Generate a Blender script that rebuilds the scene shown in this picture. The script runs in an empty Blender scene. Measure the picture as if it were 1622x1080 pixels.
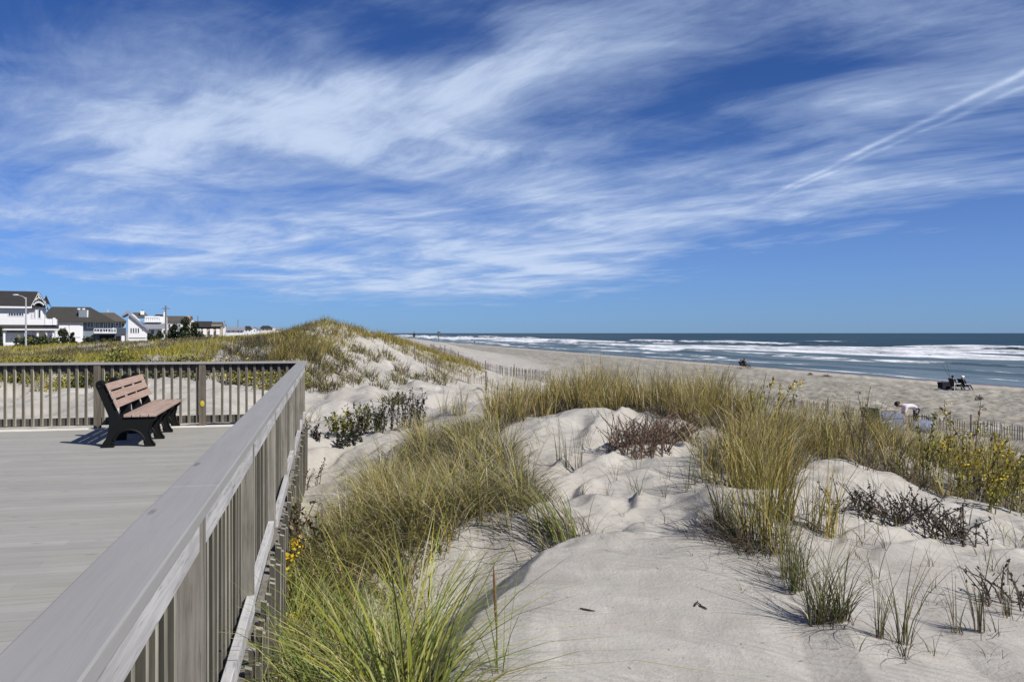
import bpy, bmesh, math, random
import numpy as np
from mathutils import Vector, Matrix
R = math.radians
rng = np.random.default_rng(7)
random.seed(7)
S = bpy.context.scene
COL = S.collection
FPX, HZ, CZ = 1300.0, 527.5, 1.49          # focal length in photo pixels, horizon row, eye height above the deck
TH = R(12.7)                               # the shore, the railing and the bench all run this way
CT, ST = math.cos(TH), math.sin(TH)
def at(px, py, d): return np.array([(px-811)*d/FPX, d, CZ-(py-HZ)*d/FPX])
def uv2w(v, u): return (CT*v-ST*u, ST*v+CT*u)
def w2uv(x, y): return (CT*x+ST*y, -ST*x+CT*y)
SUN_EL, SUN_AZ = R(41), math.atan2(0.81, -0.585)   # azimuth clockwise from +Y

# ------------------------------------------------------------------ noise
def _h(ix, iy, s):
    n = (ix.astype(np.int64)*374761393 + iy.astype(np.int64)*668265263 + s*1442695041) & 0xffffffff
    n = ((n ^ (n >> 13))*1274126177) & 0xffffffff
    return ((n ^ (n >> 16)) & 0xffffff)/float(0xffffff)
def vnoise(x, y, s=0):
    ix, iy = np.floor(x), np.floor(y); fx, fy = x-ix, y-iy
    fx = fx*fx*fx*(fx*(fx*6-15)+10); fy = fy*fy*fy*(fy*(fy*6-15)+10)
    a, b, c, d = _h(ix, iy, s), _h(ix+1, iy, s), _h(ix, iy+1, s), _h(ix+1, iy+1, s)
    return (a*(1-fx)+b*fx)*(1-fy)+(c*(1-fx)+d*fx)*fy - .5
def fbm(x, y, o=4, s=0):
    r = 0; a = 1.0
    for k in range(o):
        r = r+a*vnoise(x*2**k+k*17.3, y*2**k-k*9.1, s+k); a *= .5
    return r
def sst(a, b, x):
    t = np.clip((x-a)/(b-a), 0, 1); return t*t*(3-2*t)

# ------------------------------------------------------------------ terrain
def base_prof(v):
    return np.interp(v, [8, 14, 19, 23, 43, 54, 61, 75, 150, 400], [-.6, -1.05, -1.75, -2.15, -2.5, -2.95, -3.32, -4.0, -7, -9])
CP = [(1000,1080,4.2),(1622,1080,4.5),(811,1080,4.0),(1000,950,5.4),(1300,960,5.6),(1500,960,5.9),(1000,870,6.6),(920,858,6.9),
 (840,890,6.3),(1215,860,6.8),(1400,860,7.2),(1600,860,7.6),(1000,780,8.6),(900,720,10.3),(900,660,12.5),(1000,650,13),(1060,690,11.5),
 (1200,720,10.5),(1300,760,9.5),(1500,800,9.2),(1622,820,9),(1100,650,14),(1300,690,13),(1500,740,12.5),(1622,770,12),
 (490,740,13.5),(520,700,15.5),(590,690,15.4),(600,720,13.5),(540,780,11),(470,830,9.3),(700,690,14),(800,700,11.5),(680,860,7.5),(450,1000,5.2),(430,1080,4.3),
 (600,800,9.6),(560,900,7.2),
 (480,562,30),(525,519,42),(470,532,42),(440,536,45),(600,533,45),(560,524,43),(650,560,43),(560,560,36),(560,600,30),(500,620,25),(520,660,19),(620,620,28),(620,580,38),
 (700,590,42),(760,590,50),(700,640,24),(760,650,22),(771,631,32),(640,650,20),(640,543,55),(680,558,55),(720,571,55),(760,584,50),(785,597,59),(840,605,52),
 (100,640,18),(100,674,14.3),(300,640,18),(300,668,14.5),(440,662,14.8),(100,612,24),(300,612,24),(100,575,36),(300,570,36),(100,555,90),(300,553,90),(430,541,90),(430,554,50),
 (0,556,130),(200,551,170),(330,545,220),(430,538,260),(-300,560,90),(-300,640,18),(-300,600,30),(520,529,110),(600,530,160)]
_p = [at(*c) for c in CP]
P = [(p[0], p[1], p[2]) for p in _p]
for u in (8, 16, 30, 50, 80, 140, 300, 700, 3000, 9000):
    for v in (25, 45, 80, 300):
        x, y = uv2w(v, u); P.append((x, y, float(base_prof(v))))
for a, r, z in [(-50,4,-.6),(-90,4,-.6),(-140,4,-.4),(180,4,-.3),(120,4,-.4),(70,4,-.5),(45,4.5,-.45),(-60,20,-.3),(-100,20,-.6),(-150,20,-.6),(-60,90,-.9),(-100,90,-1),
                (-30,500,-1),(-20,900,-.9),(-45,900,-1),(-12,1500,-1),(-30,8000,-1),(-15,8000,-1),(0,1.5,-.15),(-60,1.5,-.25),(90,1.5,-.2),(180,1.5,-.2),(38,14,-1.2),(45,20,-2)]:
    P.append((r*math.sin(R(a)), r*math.cos(R(a)), z))
P = np.array(P)
def lp(x, y): return np.arctan2(x, y), .5*np.log(x*x+y*y+1e-6)
def _k(d2): return d2*np.log(d2+1e-12)
PA, PL = lp(P[:,0], P[:,1])
_res = P[:,2]-base_prof(w2uv(P[:,0], P[:,1])[0])
n = len(P)
A = np.zeros((n+3, n+3)); D2 = (PA[:,None]-PA)**2+(PL[:,None]-PL)**2
A[:n,:n] = _k(D2)+np.eye(n)*2e-4; A[:n,n] = 1; A[:n,n+1] = PA; A[:n,n+2] = PL; A[n:,:n] = A[:n,n:].T
W = np.linalg.solve(A, np.r_[_res, 0, 0, 0])
CRY = np.array([3.0, 4.1, 5.2, 5.45, 5.8, 6.25, 6.75, 7.0, 7.4]); CRX = np.array([-.55, -.36, -.19, -.09, .075, .15, .33, .58, 1.0])
def Zs(x, y):
    x = np.asarray(x, float); y = np.asarray(y, float); sh = x.shape; x = x.ravel(); y = y.ravel()
    out = np.empty(len(x))
    for i in range(0, len(x), 40000):
        a, l = lp(x[i:i+40000], y[i:i+40000])
        d2 = (a[:,None]-PA)**2+(l[:,None]-PL)**2
        out[i:i+40000] = _k(d2)@W[:n]+W[n]+a*W[n+1]+l*W[n+2]
    v, u = w2uv(x, y)
    bp = base_prof(v)
    k = 1-sst(24, 30, v)
    z = bp+out*k
    far = sst(400, 900, np.hypot(x, y)); z = z*(1-far)+np.where(v < 20, -1.0, bp)*far
    return z.reshape(sh)
def Z(x, y):
    x = np.asarray(x, float); y = np.asarray(y, float)
    z = Zs(x, y); v, u = w2uv(x, y); r = np.hypot(x, y)
    # wind-cut scarp left of the smooth foreground sand
    xc = np.interp(y, CRY, CRX)+.03*vnoise(y*2.2, y*0+3, 5); s = (xc-x)*.95
    D = .70*sst(3.0, 3.8, y)*(1-sst(6.9, 7.6, y))
    z = z-D*np.clip(s/1.05, 0, 1)*(s > 0)*(1-sst(1.1, 2.5, s))
    near = (1-sst(14, 20, r)); dune = 1-sst(19, 23, v)
    flat = sst(-1.3, -1.0, x-xc)*sst(3.0, 3.6, y)*(1-sst(6.2, 7.2, y-.15*x))          # the smooth patch
    hum = fbm(x*.9, y*.9, 3, 3)*.15+fbm(x*2.1+.6*y, y*3.2, 3, 9)*.105
    z = z+hum*near*(1-.8*flat)*dune
    q = (y*.62-x*.70+.8*fbm(x*.9, y*.9, 2, 31))*1.9; q = q-np.floor(q); rip = (np.where(q < .72, q/.72, (1-q)/.28)-.5)*.095*sst(-.3, .05, vnoise(x*.45, y*.45, 12))
    qq = (x-.12*y+.35*fbm(x*.5+4, y*.5, 2, 55))*.95; qq = qq-np.floor(qq); ter = (np.where(qq < .3, qq/.3, (1-qq)/.7)-.5)*.055*(.3+1.6*np.clip(vnoise(x*.8, y*.6, 66)+.4, 0, 1))*sst(.9, 1.7, x)*(1-sst(7.2, 8.5, y))
    z = z+(rip*(1-flat)*sst(6.0, 7.0, y)+ter)*near*dune
    mid = sst(15, 22, r)*(1-.75*sst(42, 60, r))*(1-sst(90, 160, r))*dune
    z = z+mid*(fbm(x*.22, y*.22, 4, 21)*.55+fbm(x*.9, y*.9, 3, 4)*.42)
    b = sst(20, 25, v)*(1-sst(52, 57, v))*(1-sst(150, 300, r))
    z = z+b*(fbm(x*.8, y*.8, 2, 40)*.10+fbm(x*2.2, y*2.2, 2, 41)*.17)
    inside = (1-sst(-.62, -.40, v))*(1-sst(13.75, 14.0, u))*sst(-9.2, -9, -abs(v))
    lim = -.16
    z = np.where((v < -.36) & (u < 14.02) & (z > lim), z*(1-inside)+lim*inside, z)
    return z
def ground_hit(px, py):
    d = np.geomspace(2.2, 900, 2600)
    zz = Z((px-811)*d/FPX, d); ray = CZ-(py-HZ)*d/FPX
    i = np.argmax(zz >= ray) if (zz >= ray).any() else -1
    return (px-811)*d[i]/FPX, d[i]

# ------------------------------------------------------------------ mesh helpers
def npmesh(name, V, Q, mat, parent=None, col=None, smooth=False):
    me = bpy.data.meshes.new(name)
    V = np.ascontiguousarray(V, dtype=np.float32); Q = np.ascontiguousarray(Q, dtype=np.int32)
    k = Q.shape[1]
    me.vertices.add(len(V)); me.vertices.foreach_set('co', V.ravel())
    me.loops.add(Q.size); me.loops.foreach_set('vertex_index', Q.ravel())
    me.polygons.add(len(Q)); me.polygons.foreach_set('loop_start', np.arange(0, Q.size, k, dtype=np.int32))
    me.polygons.foreach_set('use_smooth', np.full(len(Q), smooth))
    me.update(calc_edges=True)
    if col is not None:
        a = me.color_attributes.new('Col', 'FLOAT_COLOR', 'POINT')
        c = np.ones((len(V), 4), np.float32); c[:,:3] = col
        a.data.foreach_set('color', c.ravel())
    me.materials.append(mat)
    o = bpy.data.objects.new(name, me); COL.objects.link(o)
    if parent: o.parent = parent
    return o
class MB:
    def __init__(s, org=(0,0,0)): s.v = []; s.f = []; s.c = []; s.o = Vector(org)
    def add(s, vs, fs, c=None):
        b = len(s.v); s.v += [tuple(Vector(v)-s.o) for v in vs]; s.f += [tuple(b+i for i in f) for f in fs]
        s.c += [c or (1,1,1)]*len(vs); return s
    def box(s, x0, x1, y0, y1, z0, z1, c=None, M=None):
        vs = [Vector((x, y, z)) for z in (z0, z1) for y in (y0, y1) for x in (x0, x1)]
        if M is not None: vs = [M@v for v in vs]
        return s.add(vs, [(0,2,3,1),(4,5,7,6),(0,1,5,4),(2,6,7,3),(1,3,7,5),(0,4,6,2)], c)
    def tube(s, pts, rad, n=6, c=None, cap=True):
        pts = [Vector(p) for p in pts]; rad = rad if isinstance(rad, (list, tuple)) else [rad]*len(pts)
        vs = []; fs = []
        for i, p in enumerate(pts):
            t = (pts[min(i+1, len(pts)-1)]-pts[max(i-1, 0)]).normalized()
            a = t.orthogonal().normalized() if abs(t.z) > .95 else t.cross(Vector((0,0,1))).normalized(); b = t.cross(a)
            for k in range(n):
                an = 2*math.pi*k/n; vs.append(p+(a*math.cos(an)+b*math.sin(an))*rad[i])
        for i in range(len(pts)-1):
            for k in range(n):
                fs.append((i*n+k, i*n+(k+1)%n, (i+1)*n+(k+1)%n, (i+1)*n+k))
        if cap: fs += [tuple(range(n))[::-1], tuple(range((len(pts)-1)*n, len(pts)*n))]
        return s.add(vs, fs, c)
    def prism(s, prof, y0, y1, plane='xz', c=None):   # profile (a,b) extruded along the third axis
        f = {'xz': lambda a, b, t: (a, t, b), 'yz': lambda a, b, t: (t, a, b), 'xy': lambda a, b, t: (a, b, t)}[plane]
        m = len(prof)
        vs = [f(a, b, y0) for a, b in prof]+[f(a, b, y1) for a, b in prof]
        fs = [tuple(range(m)), tuple(range(2*m-1, m-1, -1))]+[(i, i+m, (i+1)%m+m, (i+1)%m) for i in range(m)]
        return s.add(vs, fs, c)
    def ball(s, c0, r, nu=8, nv=6, c=None):
        r = r if isinstance(r, (tuple, list)) else (r, r, r); vs = []; fs = []
        for i in range(nv+1):
            for k in range(nu):
                a = math.pi*i/nv; b = 2*math.pi*k/nu
                vs.append((c0[0]+r[0]*math.sin(a)*math.cos(b), c0[1]+r[1]*math.sin(a)*math.sin(b), c0[2]+r[2]*math.cos(a)))
        for i in range(nv):
            for k in range(nu): fs.append((i*nu+k, (i+1)*nu+k, (i+1)*nu+(k+1)%nu, i*nu+(k+1)%nu))
        return s.add(vs, fs, c)
    def build(s, name, mat, parent=None, bevel=0, smooth=False):
        me = bpy.data.meshes.new(name); me.from_pydata(s.v, [], s.f); me.materials.append(mat)
        bm = bmesh.new(); bm.from_mesh(me); bmesh.ops.recalc_face_normals(bm, faces=bm.faces); bm.to_mesh(me); bm.free()
        a = me.color_attributes.new('Col', 'FLOAT_COLOR', 'POINT')
        if len(me.vertices) == len(s.c):
            a.data.foreach_set('color', np.array([(*c, 1) for c in s.c], np.float32).ravel())
        if smooth: me.polygons.foreach_set('use_smooth', [True]*len(me.polygons))
        o = bpy.data.objects.new(name, me); COL.objects.link(o)
        if parent: o.parent = parent
        if bevel:
            m = o.modifiers.new('bevel', 'BEVEL'); m.width = bevel; m.segments = 2; m.limit_method = 'ANGLE'
        return o
def tag(o, label=None, cat=None, group=None, kind=None):
    if label: o['label'] = label
    if cat: o['category'] = cat
    if group: o['group'] = group
    if kind: o['kind'] = kind
    return o
def empty(name, loc, label, cat, group=None, rz=0):
    o = bpy.data.objects.new(name, None); COL.objects.link(o); o.empty_display_size = .2
    o.location = loc; o.rotation_euler = (0, 0, rz); return tag(o, label, cat, group)
def link_copy(o, parent, loc=None):
    c = o.copy(); COL.objects.link(c); c.parent = parent
    if loc is not None: c.location = loc
    return c
def copy_tree(o, parent=None):
    c = o.copy(); COL.objects.link(c)
    if parent: c.parent = parent
    for ch in [k for k in bpy.data.objects if k.parent == o]: copy_tree(ch, c)
    return c

# ------------------------------------------------------------------ materials
class NT:
    def __init__(s, nt): s.t = nt; nt.nodes.clear()
    def n(s, typ, ins=None, **kw):
        nd = s.t.nodes.new(typ)
        for k, v in kw.items(): setattr(nd, k, v)
        for k, v in (ins or {}).items():
            i = nd.inputs[k]
            if isinstance(v, bpy.types.NodeSocket): s.t.links.new(v, i)
            else: i.default_value = v
        return nd
    def m(s, op, a, b=0.0, c=0.0, clamp=False):
        nd = s.n('ShaderNodeMath', {0: a, 1: b, 2: c}, operation=op, use_clamp=clamp); return nd.outputs[0]
    def vm(s, op, a, b=(0,0,0)):
        nd = s.n('ShaderNodeVectorMath', {0: a, 1: b}, operation=op); return nd.outputs['Value'] if op in ('DOT_PRODUCT','LENGTH') else nd.outputs[0]
    def noise(s, vec, scale, detail=4, rough=.55, dist=0, out='Fac'):
        return s.n('ShaderNodeTexNoise', {'Vector': vec, 'Scale': scale, 'Detail': detail, 'Roughness': rough, 'Distortion': dist}).outputs[out]
    def mapv(s, vec, scale=(1,1,1), rot=(0,0,0), loc=(0,0,0)):
        return s.n('ShaderNodeMapping', {'Vector': vec, 'Scale': scale, 'Rotation': rot, 'Location': loc}).outputs[0]
    def ramp(s, fac, stops, interp='LINEAR'):
        nd = s.n('ShaderNodeValToRGB', {'Fac': fac}); cr = nd.color_ramp; cr.interpolation = interp
        while len(cr.elements) < len(stops): cr.elements.new(.5)
        for e, (p, c) in zip(cr.elements, stops):
            e.position = p; e.color = (c if isinstance(c, (tuple, list)) else (c, c, c))[:3]+(1,) if not isinstance(c, (int, float)) else (c, c, c, 1)
        return nd.outputs['Color']
    def mix(s, f, a, b, mode='MIX'):
        nd = s.n('ShaderNodeMix', data_type='RGBA', blend_type=mode)
        for k, v in ((0, f), (6, a), (7, b)):
            if isinstance(v, bpy.types.NodeSocket): s.t.links.new(v, nd.inputs[k])
            else: nd.inputs[k].default_value = v if k == 0 else (*v[:3], 1)
        return nd.outputs[2]
    def sm(s, x, a, b): return s.n('ShaderNodeMapRange', {'Value': x, 'From Min': a, 'From Max': b}, interpolation_type='SMOOTHSTEP').outputs[0]
def newmat(name):
    m = bpy.data.materials.new(name); m.use_nodes = True; return m, NT(m.node_tree)
def finish(t, bsdf):
    o = t.n('ShaderNodeOutputMaterial'); t.t.links.new(bsdf, o.inputs[0])
def plain(name, col, rough=.8, spec=.3, var=.12, scale=3, bump=0, bscale=30, metal=0):
    m, t = newmat(name); tc = t.n('ShaderNodeTexCoord').outputs['Object']
    nz = t.noise(tc, scale, 5, .6)
    c = t.mix(nz, tuple(x*(1-var) for x in col), tuple(min(1, x*(1+var)) for x in col))
    ins = {'Base Color': c, 'Roughness': rough, 'Specular IOR Level': spec, 'Metallic': metal}
    if bump: ins['Normal'] = t.n('ShaderNodeBump', {'Strength': bump, 'Distance': .01, 'Height': t.noise(tc, bscale, 4)}).outputs[0]
    finish(t, t.n('ShaderNodeBsdfPrincipled', ins).outputs[0]); return m
def foliage(name, transl=.3, rough=.6):
    m, t = newmat(name); a = t.n('ShaderNodeAttribute', attribute_name='Col').outputs['Color']
    p = t.n('ShaderNodeBsdfPrincipled', {'Base Color': a, 'Roughness': rough, 'Specular IOR Level': .25}).outputs[0]
    tr = t.n('ShaderNodeBsdfTranslucent', {'Color': a}).outputs[0]
    finish(t, t.n('ShaderNodeMixShader', {0: transl, 1: p, 2: tr}).outputs[0]); return m
def wood(name, c0, c1, along=1, rough=.85, attr=True, crack=.5, gs=1.0):
    m, t = newmat(name); tc = t.n('ShaderNodeTexCoord').outputs['Object']
    sc = [28*gs, 28*gs, 28*gs]; sc[along] = 1.6*gs
    v = t.mapv(tc, tuple(sc)); g = t.noise(v, 1, 6, .65, .6); big = t.noise(tc, 2.3, 4, .6); fine = t.noise(t.mapv(tc, tuple(3*x for x in sc)), 1, 3, .6)
    f = t.m('ADD', t.m('MULTIPLY', g, .7), t.m('MULTIPLY', big, .3))
    c = t.mix(t.sm(f, .32, .68), c0, c1)
    c = t.mix(t.m('MULTIPLY', t.sm(fine, .56, .72), crack), c, tuple(x*.35 for x in c0))
    kn = t.n('ShaderNodeTexVoronoi', {'Vector': t.mapv(tc, tuple(9 if i != along else 2.2 for i in range(3))), 'Scale': 1.0}).outputs['Distance']
    c = t.mix(t.m('MULTIPLY', t.m('SUBTRACT', 1, t.sm(kn, .05, .13)), .6), c, tuple(x*.4 for x in c0))
    if attr:
        a = t.n('ShaderNodeAttribute', attribute_name='Col').outputs['Color']; c = t.mix(1.0, c, a, 'MULTIPLY')
    bp = t.n('ShaderNodeBump', {'Strength': .35, 'Distance': .004, 'Height': g}).outputs[0]
    finish(t, t.n('ShaderNodeBsdfPrincipled', {'Base Color': c, 'Roughness': rough, 'Specular IOR Level': .25, 'Normal': bp}).outputs[0]); return m

def sand_mat():
    m, t = newmat('sand'); g = t.n('ShaderNodeNewGeometry').outputs['Position']
    v = t.vm('DOT_PRODUCT', g, (CT, ST, 0)); dist = t.vm('LENGTH', g)
    n1 = t.noise(g, .55, 5, .6); n2 = t.noise(g, 2.6, 6, .62, .8); n3 = t.noise(g, 45, 3, .6); sp = t.noise(g, 160, 2, .5)
    st = t.noise(t.mapv(g, (2.2, .7, 1.5), (0, 0, R(20))), 1, 6, .6, 1.2)
    c = t.mix(t.sm(n1, .3, .7), (.325, .311, .278), (.385, .37, .335))
    c = t.mix(t.m('MULTIPLY', t.sm(st, .5, .68), .5), c, (.49, .47, .43))
    c = t.mix(t.m('MULTIPLY', t.sm(n2, .5, .75), .5), c, (.32, .285, .255))
    c = t.mix(t.m('MULTIPLY', t.sm(sp, .55, .75), .35), c, (.30, .265, .22))
    vn = t.m('ABSOLUTE', t.m('SUBTRACT', t.noise(g, 1.9, 3, .5, 2.2), .5)); c = t.mix(t.m('MULTIPLY', t.m('SUBTRACT', 1, t.sm(vn, 0, .022)), t.m('MULTIPLY', t.sm(n2, .45, .6), .32)), c, (.50, .485, .445))
    pk = t.noise(g, 1.1, 4, .6, 1.0); c = t.mix(t.m('MULTIPLY', t.sm(pk, .5, .62), .45), c, (.30, .272, .245))
    # open beach: coarser, trampled and strewn with dark shell grit
    bc = t.mix(t.sm(t.noise(t.mapv(g, (1, .35, 1), (0, 0, TH)), .5, 6, .7), .35, .65), (.25, .235, .195), (.36, .342, .295))
    bc = t.mix(t.m('MULTIPLY', t.sm(t.noise(g, 2.6, 6, .8), .48, .60), .8), bc, (.13, .12, .10))
    wk = t.noise(t.mapv(g, (.30, .012, 1), (0, 0, -TH)), 1, 4, .7)
    bc = t.mix(t.m('MULTIPLY', t.sm(wk, .55, .68), .45), bc, (.24, .215, .17))
    c = t.mix(t.sm(v, 19, 25), c, bc)
    edge = t.m('ADD', v, t.m('MULTIPLY', t.m('SUBTRACT', t.noise(t.mapv(g, (.03, .03, 0)), 1, 3), .5), 9))
    smooth = t.sm(edge, 48, 51)
    c = t.mix(smooth, c, (.37, .335, .275))
    wet = t.sm(edge, 54.5, 57.5)
    c = t.mix(wet, c, (.13, .115, .10))
    rough = t.m('SUBTRACT', .92, t.m('MULTIPLY', wet, .55))
    wv = t.n('ShaderNodeTexWave', {'Vector': t.mapv(g, (1, 1, 0), (0, 0, R(-62))), 'Scale': 3.2, 'Distortion': 5.0, 'Detail': 3.0, 'Detail Scale': .5}, wave_type='BANDS').outputs['Fac']
    n3 = t.m('ADD', n3, t.m('MULTIPLY', wv, t.m('MULTIPLY', t.sm(t.noise(g, .7, 3), .42, .58), 1.3)))
    h = t.m('ADD', t.m('MULTIPLY', n3, .25), t.m('ADD', t.m('MULTIPLY', n2, .55), t.m('MULTIPLY', st, .5)))
    bp = t.n('ShaderNodeBump', {'Strength': t.m('SUBTRACT', .55, t.m('MULTIPLY', wet, .5)), 'Distance': .045, 'Height': h}).outputs[0]
    finish(t, t.n('ShaderNodeBsdfPrincipled', {'Base Color': c, 'Roughness': rough, 'Specular IOR Level': t.m('ADD', .15, t.m('MULTIPLY', wet, .25)), 'Normal': bp}).outputs[0]); return m

M = {}
M['sand'] = sand_mat()
M['grass'] = foliage('beach grass', .2)
M['leaf'] = foliage('shrub leaves', .2, .5)
M['stem'] = foliage('woody stems', 0.0, .8)
M['cap'] = wood('grey painted rail cap', (.255, .252, .246), (.285, .282, .276), 1, .7, False, .10, .7)
M['rail'] = wood('weathered rail board', (.30, .295, .29), (.50, .495, .49), 1, crack=.7)
M['bal'] = wood('weathered baluster', (.085, .080, .062), (.22, .21, .18), 2, crack=.5)
M['post'] = wood('weathered post', (.12, .11, .088), (.27, .255, .225), 2, crack=.5)
M['backrail'] = wood('weathered cross rail darkened for cap shadow', (.045, .042, .038), (.085, .08, .072), 0, crack=.5)  # rail wood made darker, the cap's shadow is put into its colour
M['deck'] = wood('grey deck board', (.275, .272, .25), (.325, .32, .295), 0, crack=.15, gs=.8)
M['kerb'] = wood('sand dusted pale board', (.55, .53, .48), (.72, .70, .65), 0, crack=.4)
M['slat'] = wood('pink brown bench slat', (.275, .195, .155), (.375, .29, .245), 1, crack=.3, gs=1.2)
M['black'] = plain('black moulded bench frame', (.004, .0045, .005), .6, .2, .2, 6, .2, 40)
M['white'] = plain('white painted siding', (.60, .61, .62), .7, .3, .05, 1)
M['cream'] = plain('cream siding', (.55, .52, .44), .75, .3, .08, 1)
M['bluegrey'] = plain('blue grey siding', (.16, .19, .225), .75, .3, .12, 1)
M['navy'] = plain('dark slate siding', (.05, .062, .08), .8, .3, .15, 1)
M['lilac'] = plain('pale lilac shutter panel', (.60, .60, .68), .7, .3, .05, 1)
M['dark'] = plain('dark opening', (.012, .012, .013), .9, .1, .1, 1)
M['tan'] = plain('tan siding', (.34, .29, .22), .8, .3, .1, 1)
M['glass'] = plain('window glass', (.03, .04, .055), .08, .8, .2, 1)
M['fence'] = wood('sand fence slat', (.15, .125, .10), (.30, .265, .22), 2, attr=False)
M['wire'] = plain('rusty wire', (.07, .055, .045), .7, .3)
M['pole'] = wood('utility pole', (.10, .085, .07), (.19, .165, .14), 2, attr=False)
M['metal'] = plain('grey galvanised metal', (.42, .43, .44), .45, .5, .05, 3, metal=.3)
def roof_mat(name, c0, c1):
    m, t = newmat(name); g = t.n('ShaderNodeTexCoord').outputs['Object']
    br = t.n('ShaderNodeTexBrick', {'Vector': t.mapv(g, (1,1,1), (R(90),0,0)), 'Color1': (*c0,1), 'Color2': (*c1,1), 'Mortar': (*[x*.5 for x in c0],1), 'Scale': 3.0, 'Mortar Size': .02}).outputs['Color']
    c = t.mix(t.m('MULTIPLY', t.noise(g, .8, 5), .5), br, tuple(x*1.5 for x in c1))
    finish(t, t.n('ShaderNodeBsdfPrincipled', {'Base Color': c, 'Roughness': .9}).outputs[0]); return m
M['roofdark'] = roof_mat('charcoal shingle', (.014, .013, .013), (.024, .022, .021))
M['roofolive'] = roof_mat('olive brown shingle', (.026, .026, .022), (.040, .038, .031))
M['roofbrown'] = roof_mat('brown shingle', (.058, .049, .040), (.085, .072, .058))
M['roofgrey'] = roof_mat('blue grey shingle', (.14, .15, .17), (.22, .23, .26))

# ------------------------------------------------------------------ ground sheet
th = np.r_[np.linspace(-180, -44, 36)[:-1], np.linspace(-44, 44, 560), np.linspace(44, 180, 36)[1:]]
rr = np.r_[np.geomspace(.4, 3.2, 40)[:-1], np.geomspace(3.2, 70, 640)[:-1], np.geomspace(70, 25000, 150)]
T_, R_ = np.meshgrid(np.radians(th), rr); X = R_*np.sin(T_); Y = R_*np.cos(T_)
V = np.stack([X, Y, Z(X, Y)], -1).reshape(-1, 3)
nc = len(th); idx = np.arange(len(rr)*nc).reshape(len(rr), nc)
Q = np.stack([idx[:-1,:-1], idx[:-1,1:], idx[1:,1:], idx[1:,:-1]], -1).reshape(-1, 4)
tag(npmesh('sand', V, Q, M['sand'], smooth=True), 'pale dune sand running down to the open beach', None, None, 'structure')

# ------------------------------------------------------------------ sea
SEA = -3.3
def sea_mat():
    m, t = newmat('sea water'); p = t.n('ShaderNodeTexCoord').outputs['Object']
    sx = t.n('ShaderNodeSeparateXYZ', {0: p}); v, u = sx.outputs[0], sx.outputs[1]
    fa = t.n('ShaderNodeAttribute', attribute_name='Col').outputs['Color']
    f0 = t.n('ShaderNodeSeparateColor', {0: fa}).outputs[0]
    n1 = t.noise(t.mapv(p, (.22, .030, 1)), 1, 7, .7, .6); n2 = t.noise(t.mapv(p, (.6, .16, 1)), 1, 5, .65)
    n3 = t.noise(t.mapv(p, (.045, .007, 1)), 1, 5, .6); foam = t.sm(t.m('ADD', t.m('MULTIPLY', f0, 1.0), t.m('ADD', t.m('ADD', t.m('MULTIPLY', t.m('SUBTRACT', n1, .5), 2.0), t.m('MULTIPLY', t.m('SUBTRACT', n3, .5), 1.1)), t.m('MULTIPLY', t.m('SUBTRACT', n2, .5), 1.0))), .46, .74)
    deep = t.sm(v, 110, 190)
    shal = t.mix(t.sm(t.noise(t.mapv(p, (.2, .02, 1)), 1, 5, .6), .35, .65), (.042, .070, .080), (.145, .19, .212))
    dc = t.mix(t.sm(t.noise(t.mapv(p, (.03, .006, 1)), 1, 6, .6), .35, .65), (.010, .028, .033), (.022, .052, .060))
    c = t.mix(deep, shal, dc); c = t.mix(t.m('MULTIPLY', foam, t.m('ADD', .55, t.m('MULTIPLY', t.sm(t.noise(t.mapv(p, (.5, .05, 1)), 1, 6, .7), .38, .58), .45))), c, (.84, .86, .87))
    h = t.m('ADD', t.noise(t.mapv(p, (.35, .12, 1)), 1, 6, .65), t.m('MULTIPLY', foam, .35))
    bp = t.n('ShaderNodeBump', {'Strength': 1.0, 'Distance': .55, 'Height': h}).outputs[0]
    ro = t.m('ADD', .38, t.m('MULTIPLY', foam, .5))
    b = t.n('ShaderNodeBsdfPrincipled', {'Base Color': c, 'Roughness': ro, 'IOR': 1.33, 'Specular IOR Level': .13, 'Normal': bp}).outputs[0]
    finish(t, b); return m
vs = np.r_[np.arange(56, 220, .7), np.geomspace(220, 40000, 130)]
us = np.r_[-np.geomspace(20000, 40, 30), np.arange(-30, 30, 6), np.geomspace(30, 1200, 330), np.geomspace(1240, 40000, 40)]
Vv, Uu = np.meshgrid(vs, us)
def ridge(c, w, amp, wander, s):
    cc = c+wander*fbm(Uu*.006, Uu*0+s, 3, s)+8*vnoise(Uu*.03, Uu*0+2*s, s)
    a = amp*np.clip(.62+1.5*fbm(Uu*.011, Uu*0+3*s, 3, s+7), .05, 1.25)
    x = (Vv-cc)/w
    return a*np.where(x < 0, np.exp(-(x*2.6)**2), np.exp(-(x*.9)**2)), cc, a/amp
zz = np.zeros_like(Vv); ff = np.zeros_like(Vv)
for c, w, amp, wan, s, fo, tail in [(99, 4, .55, 14, 3, .95, 8), (119, 4.5, .85, 18, 11, 1.05, 9), (143, 4.5, .9, 20, 23, .95, 7), (183, 5, 1.0, 24, 37, .85, 4), (225, 6, .9, 24, 44, .5, 4), (90, 3, .3, 9, 71, .66, 4), (82, 3, .25, 8, 51, .72, 4), (73, 2.5, .14, 8, 61, .66, 3.5)]:
    h, cc, a = ridge(c, w, amp, wan, s); zz += h
    ff = np.maximum(ff, fo*np.clip(a*1.15, 0, 1)*np.where(Vv > cc, np.exp(-((Vv-cc)/(w*.9))**2), np.exp(-((cc-Vv)/tail)**2)))
sw = 61.5+4.5*fbm(Uu*.02, Uu*0, 3, 77)
ff = np.maximum(ff, .62*np.exp(-((Vv-sw)/1.3)**2)); ff = np.maximum(ff, .42*np.exp(-((Vv-70-6*fbm(Uu*.015, Uu*0+9, 3, 5))/2.2)**2))
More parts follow.
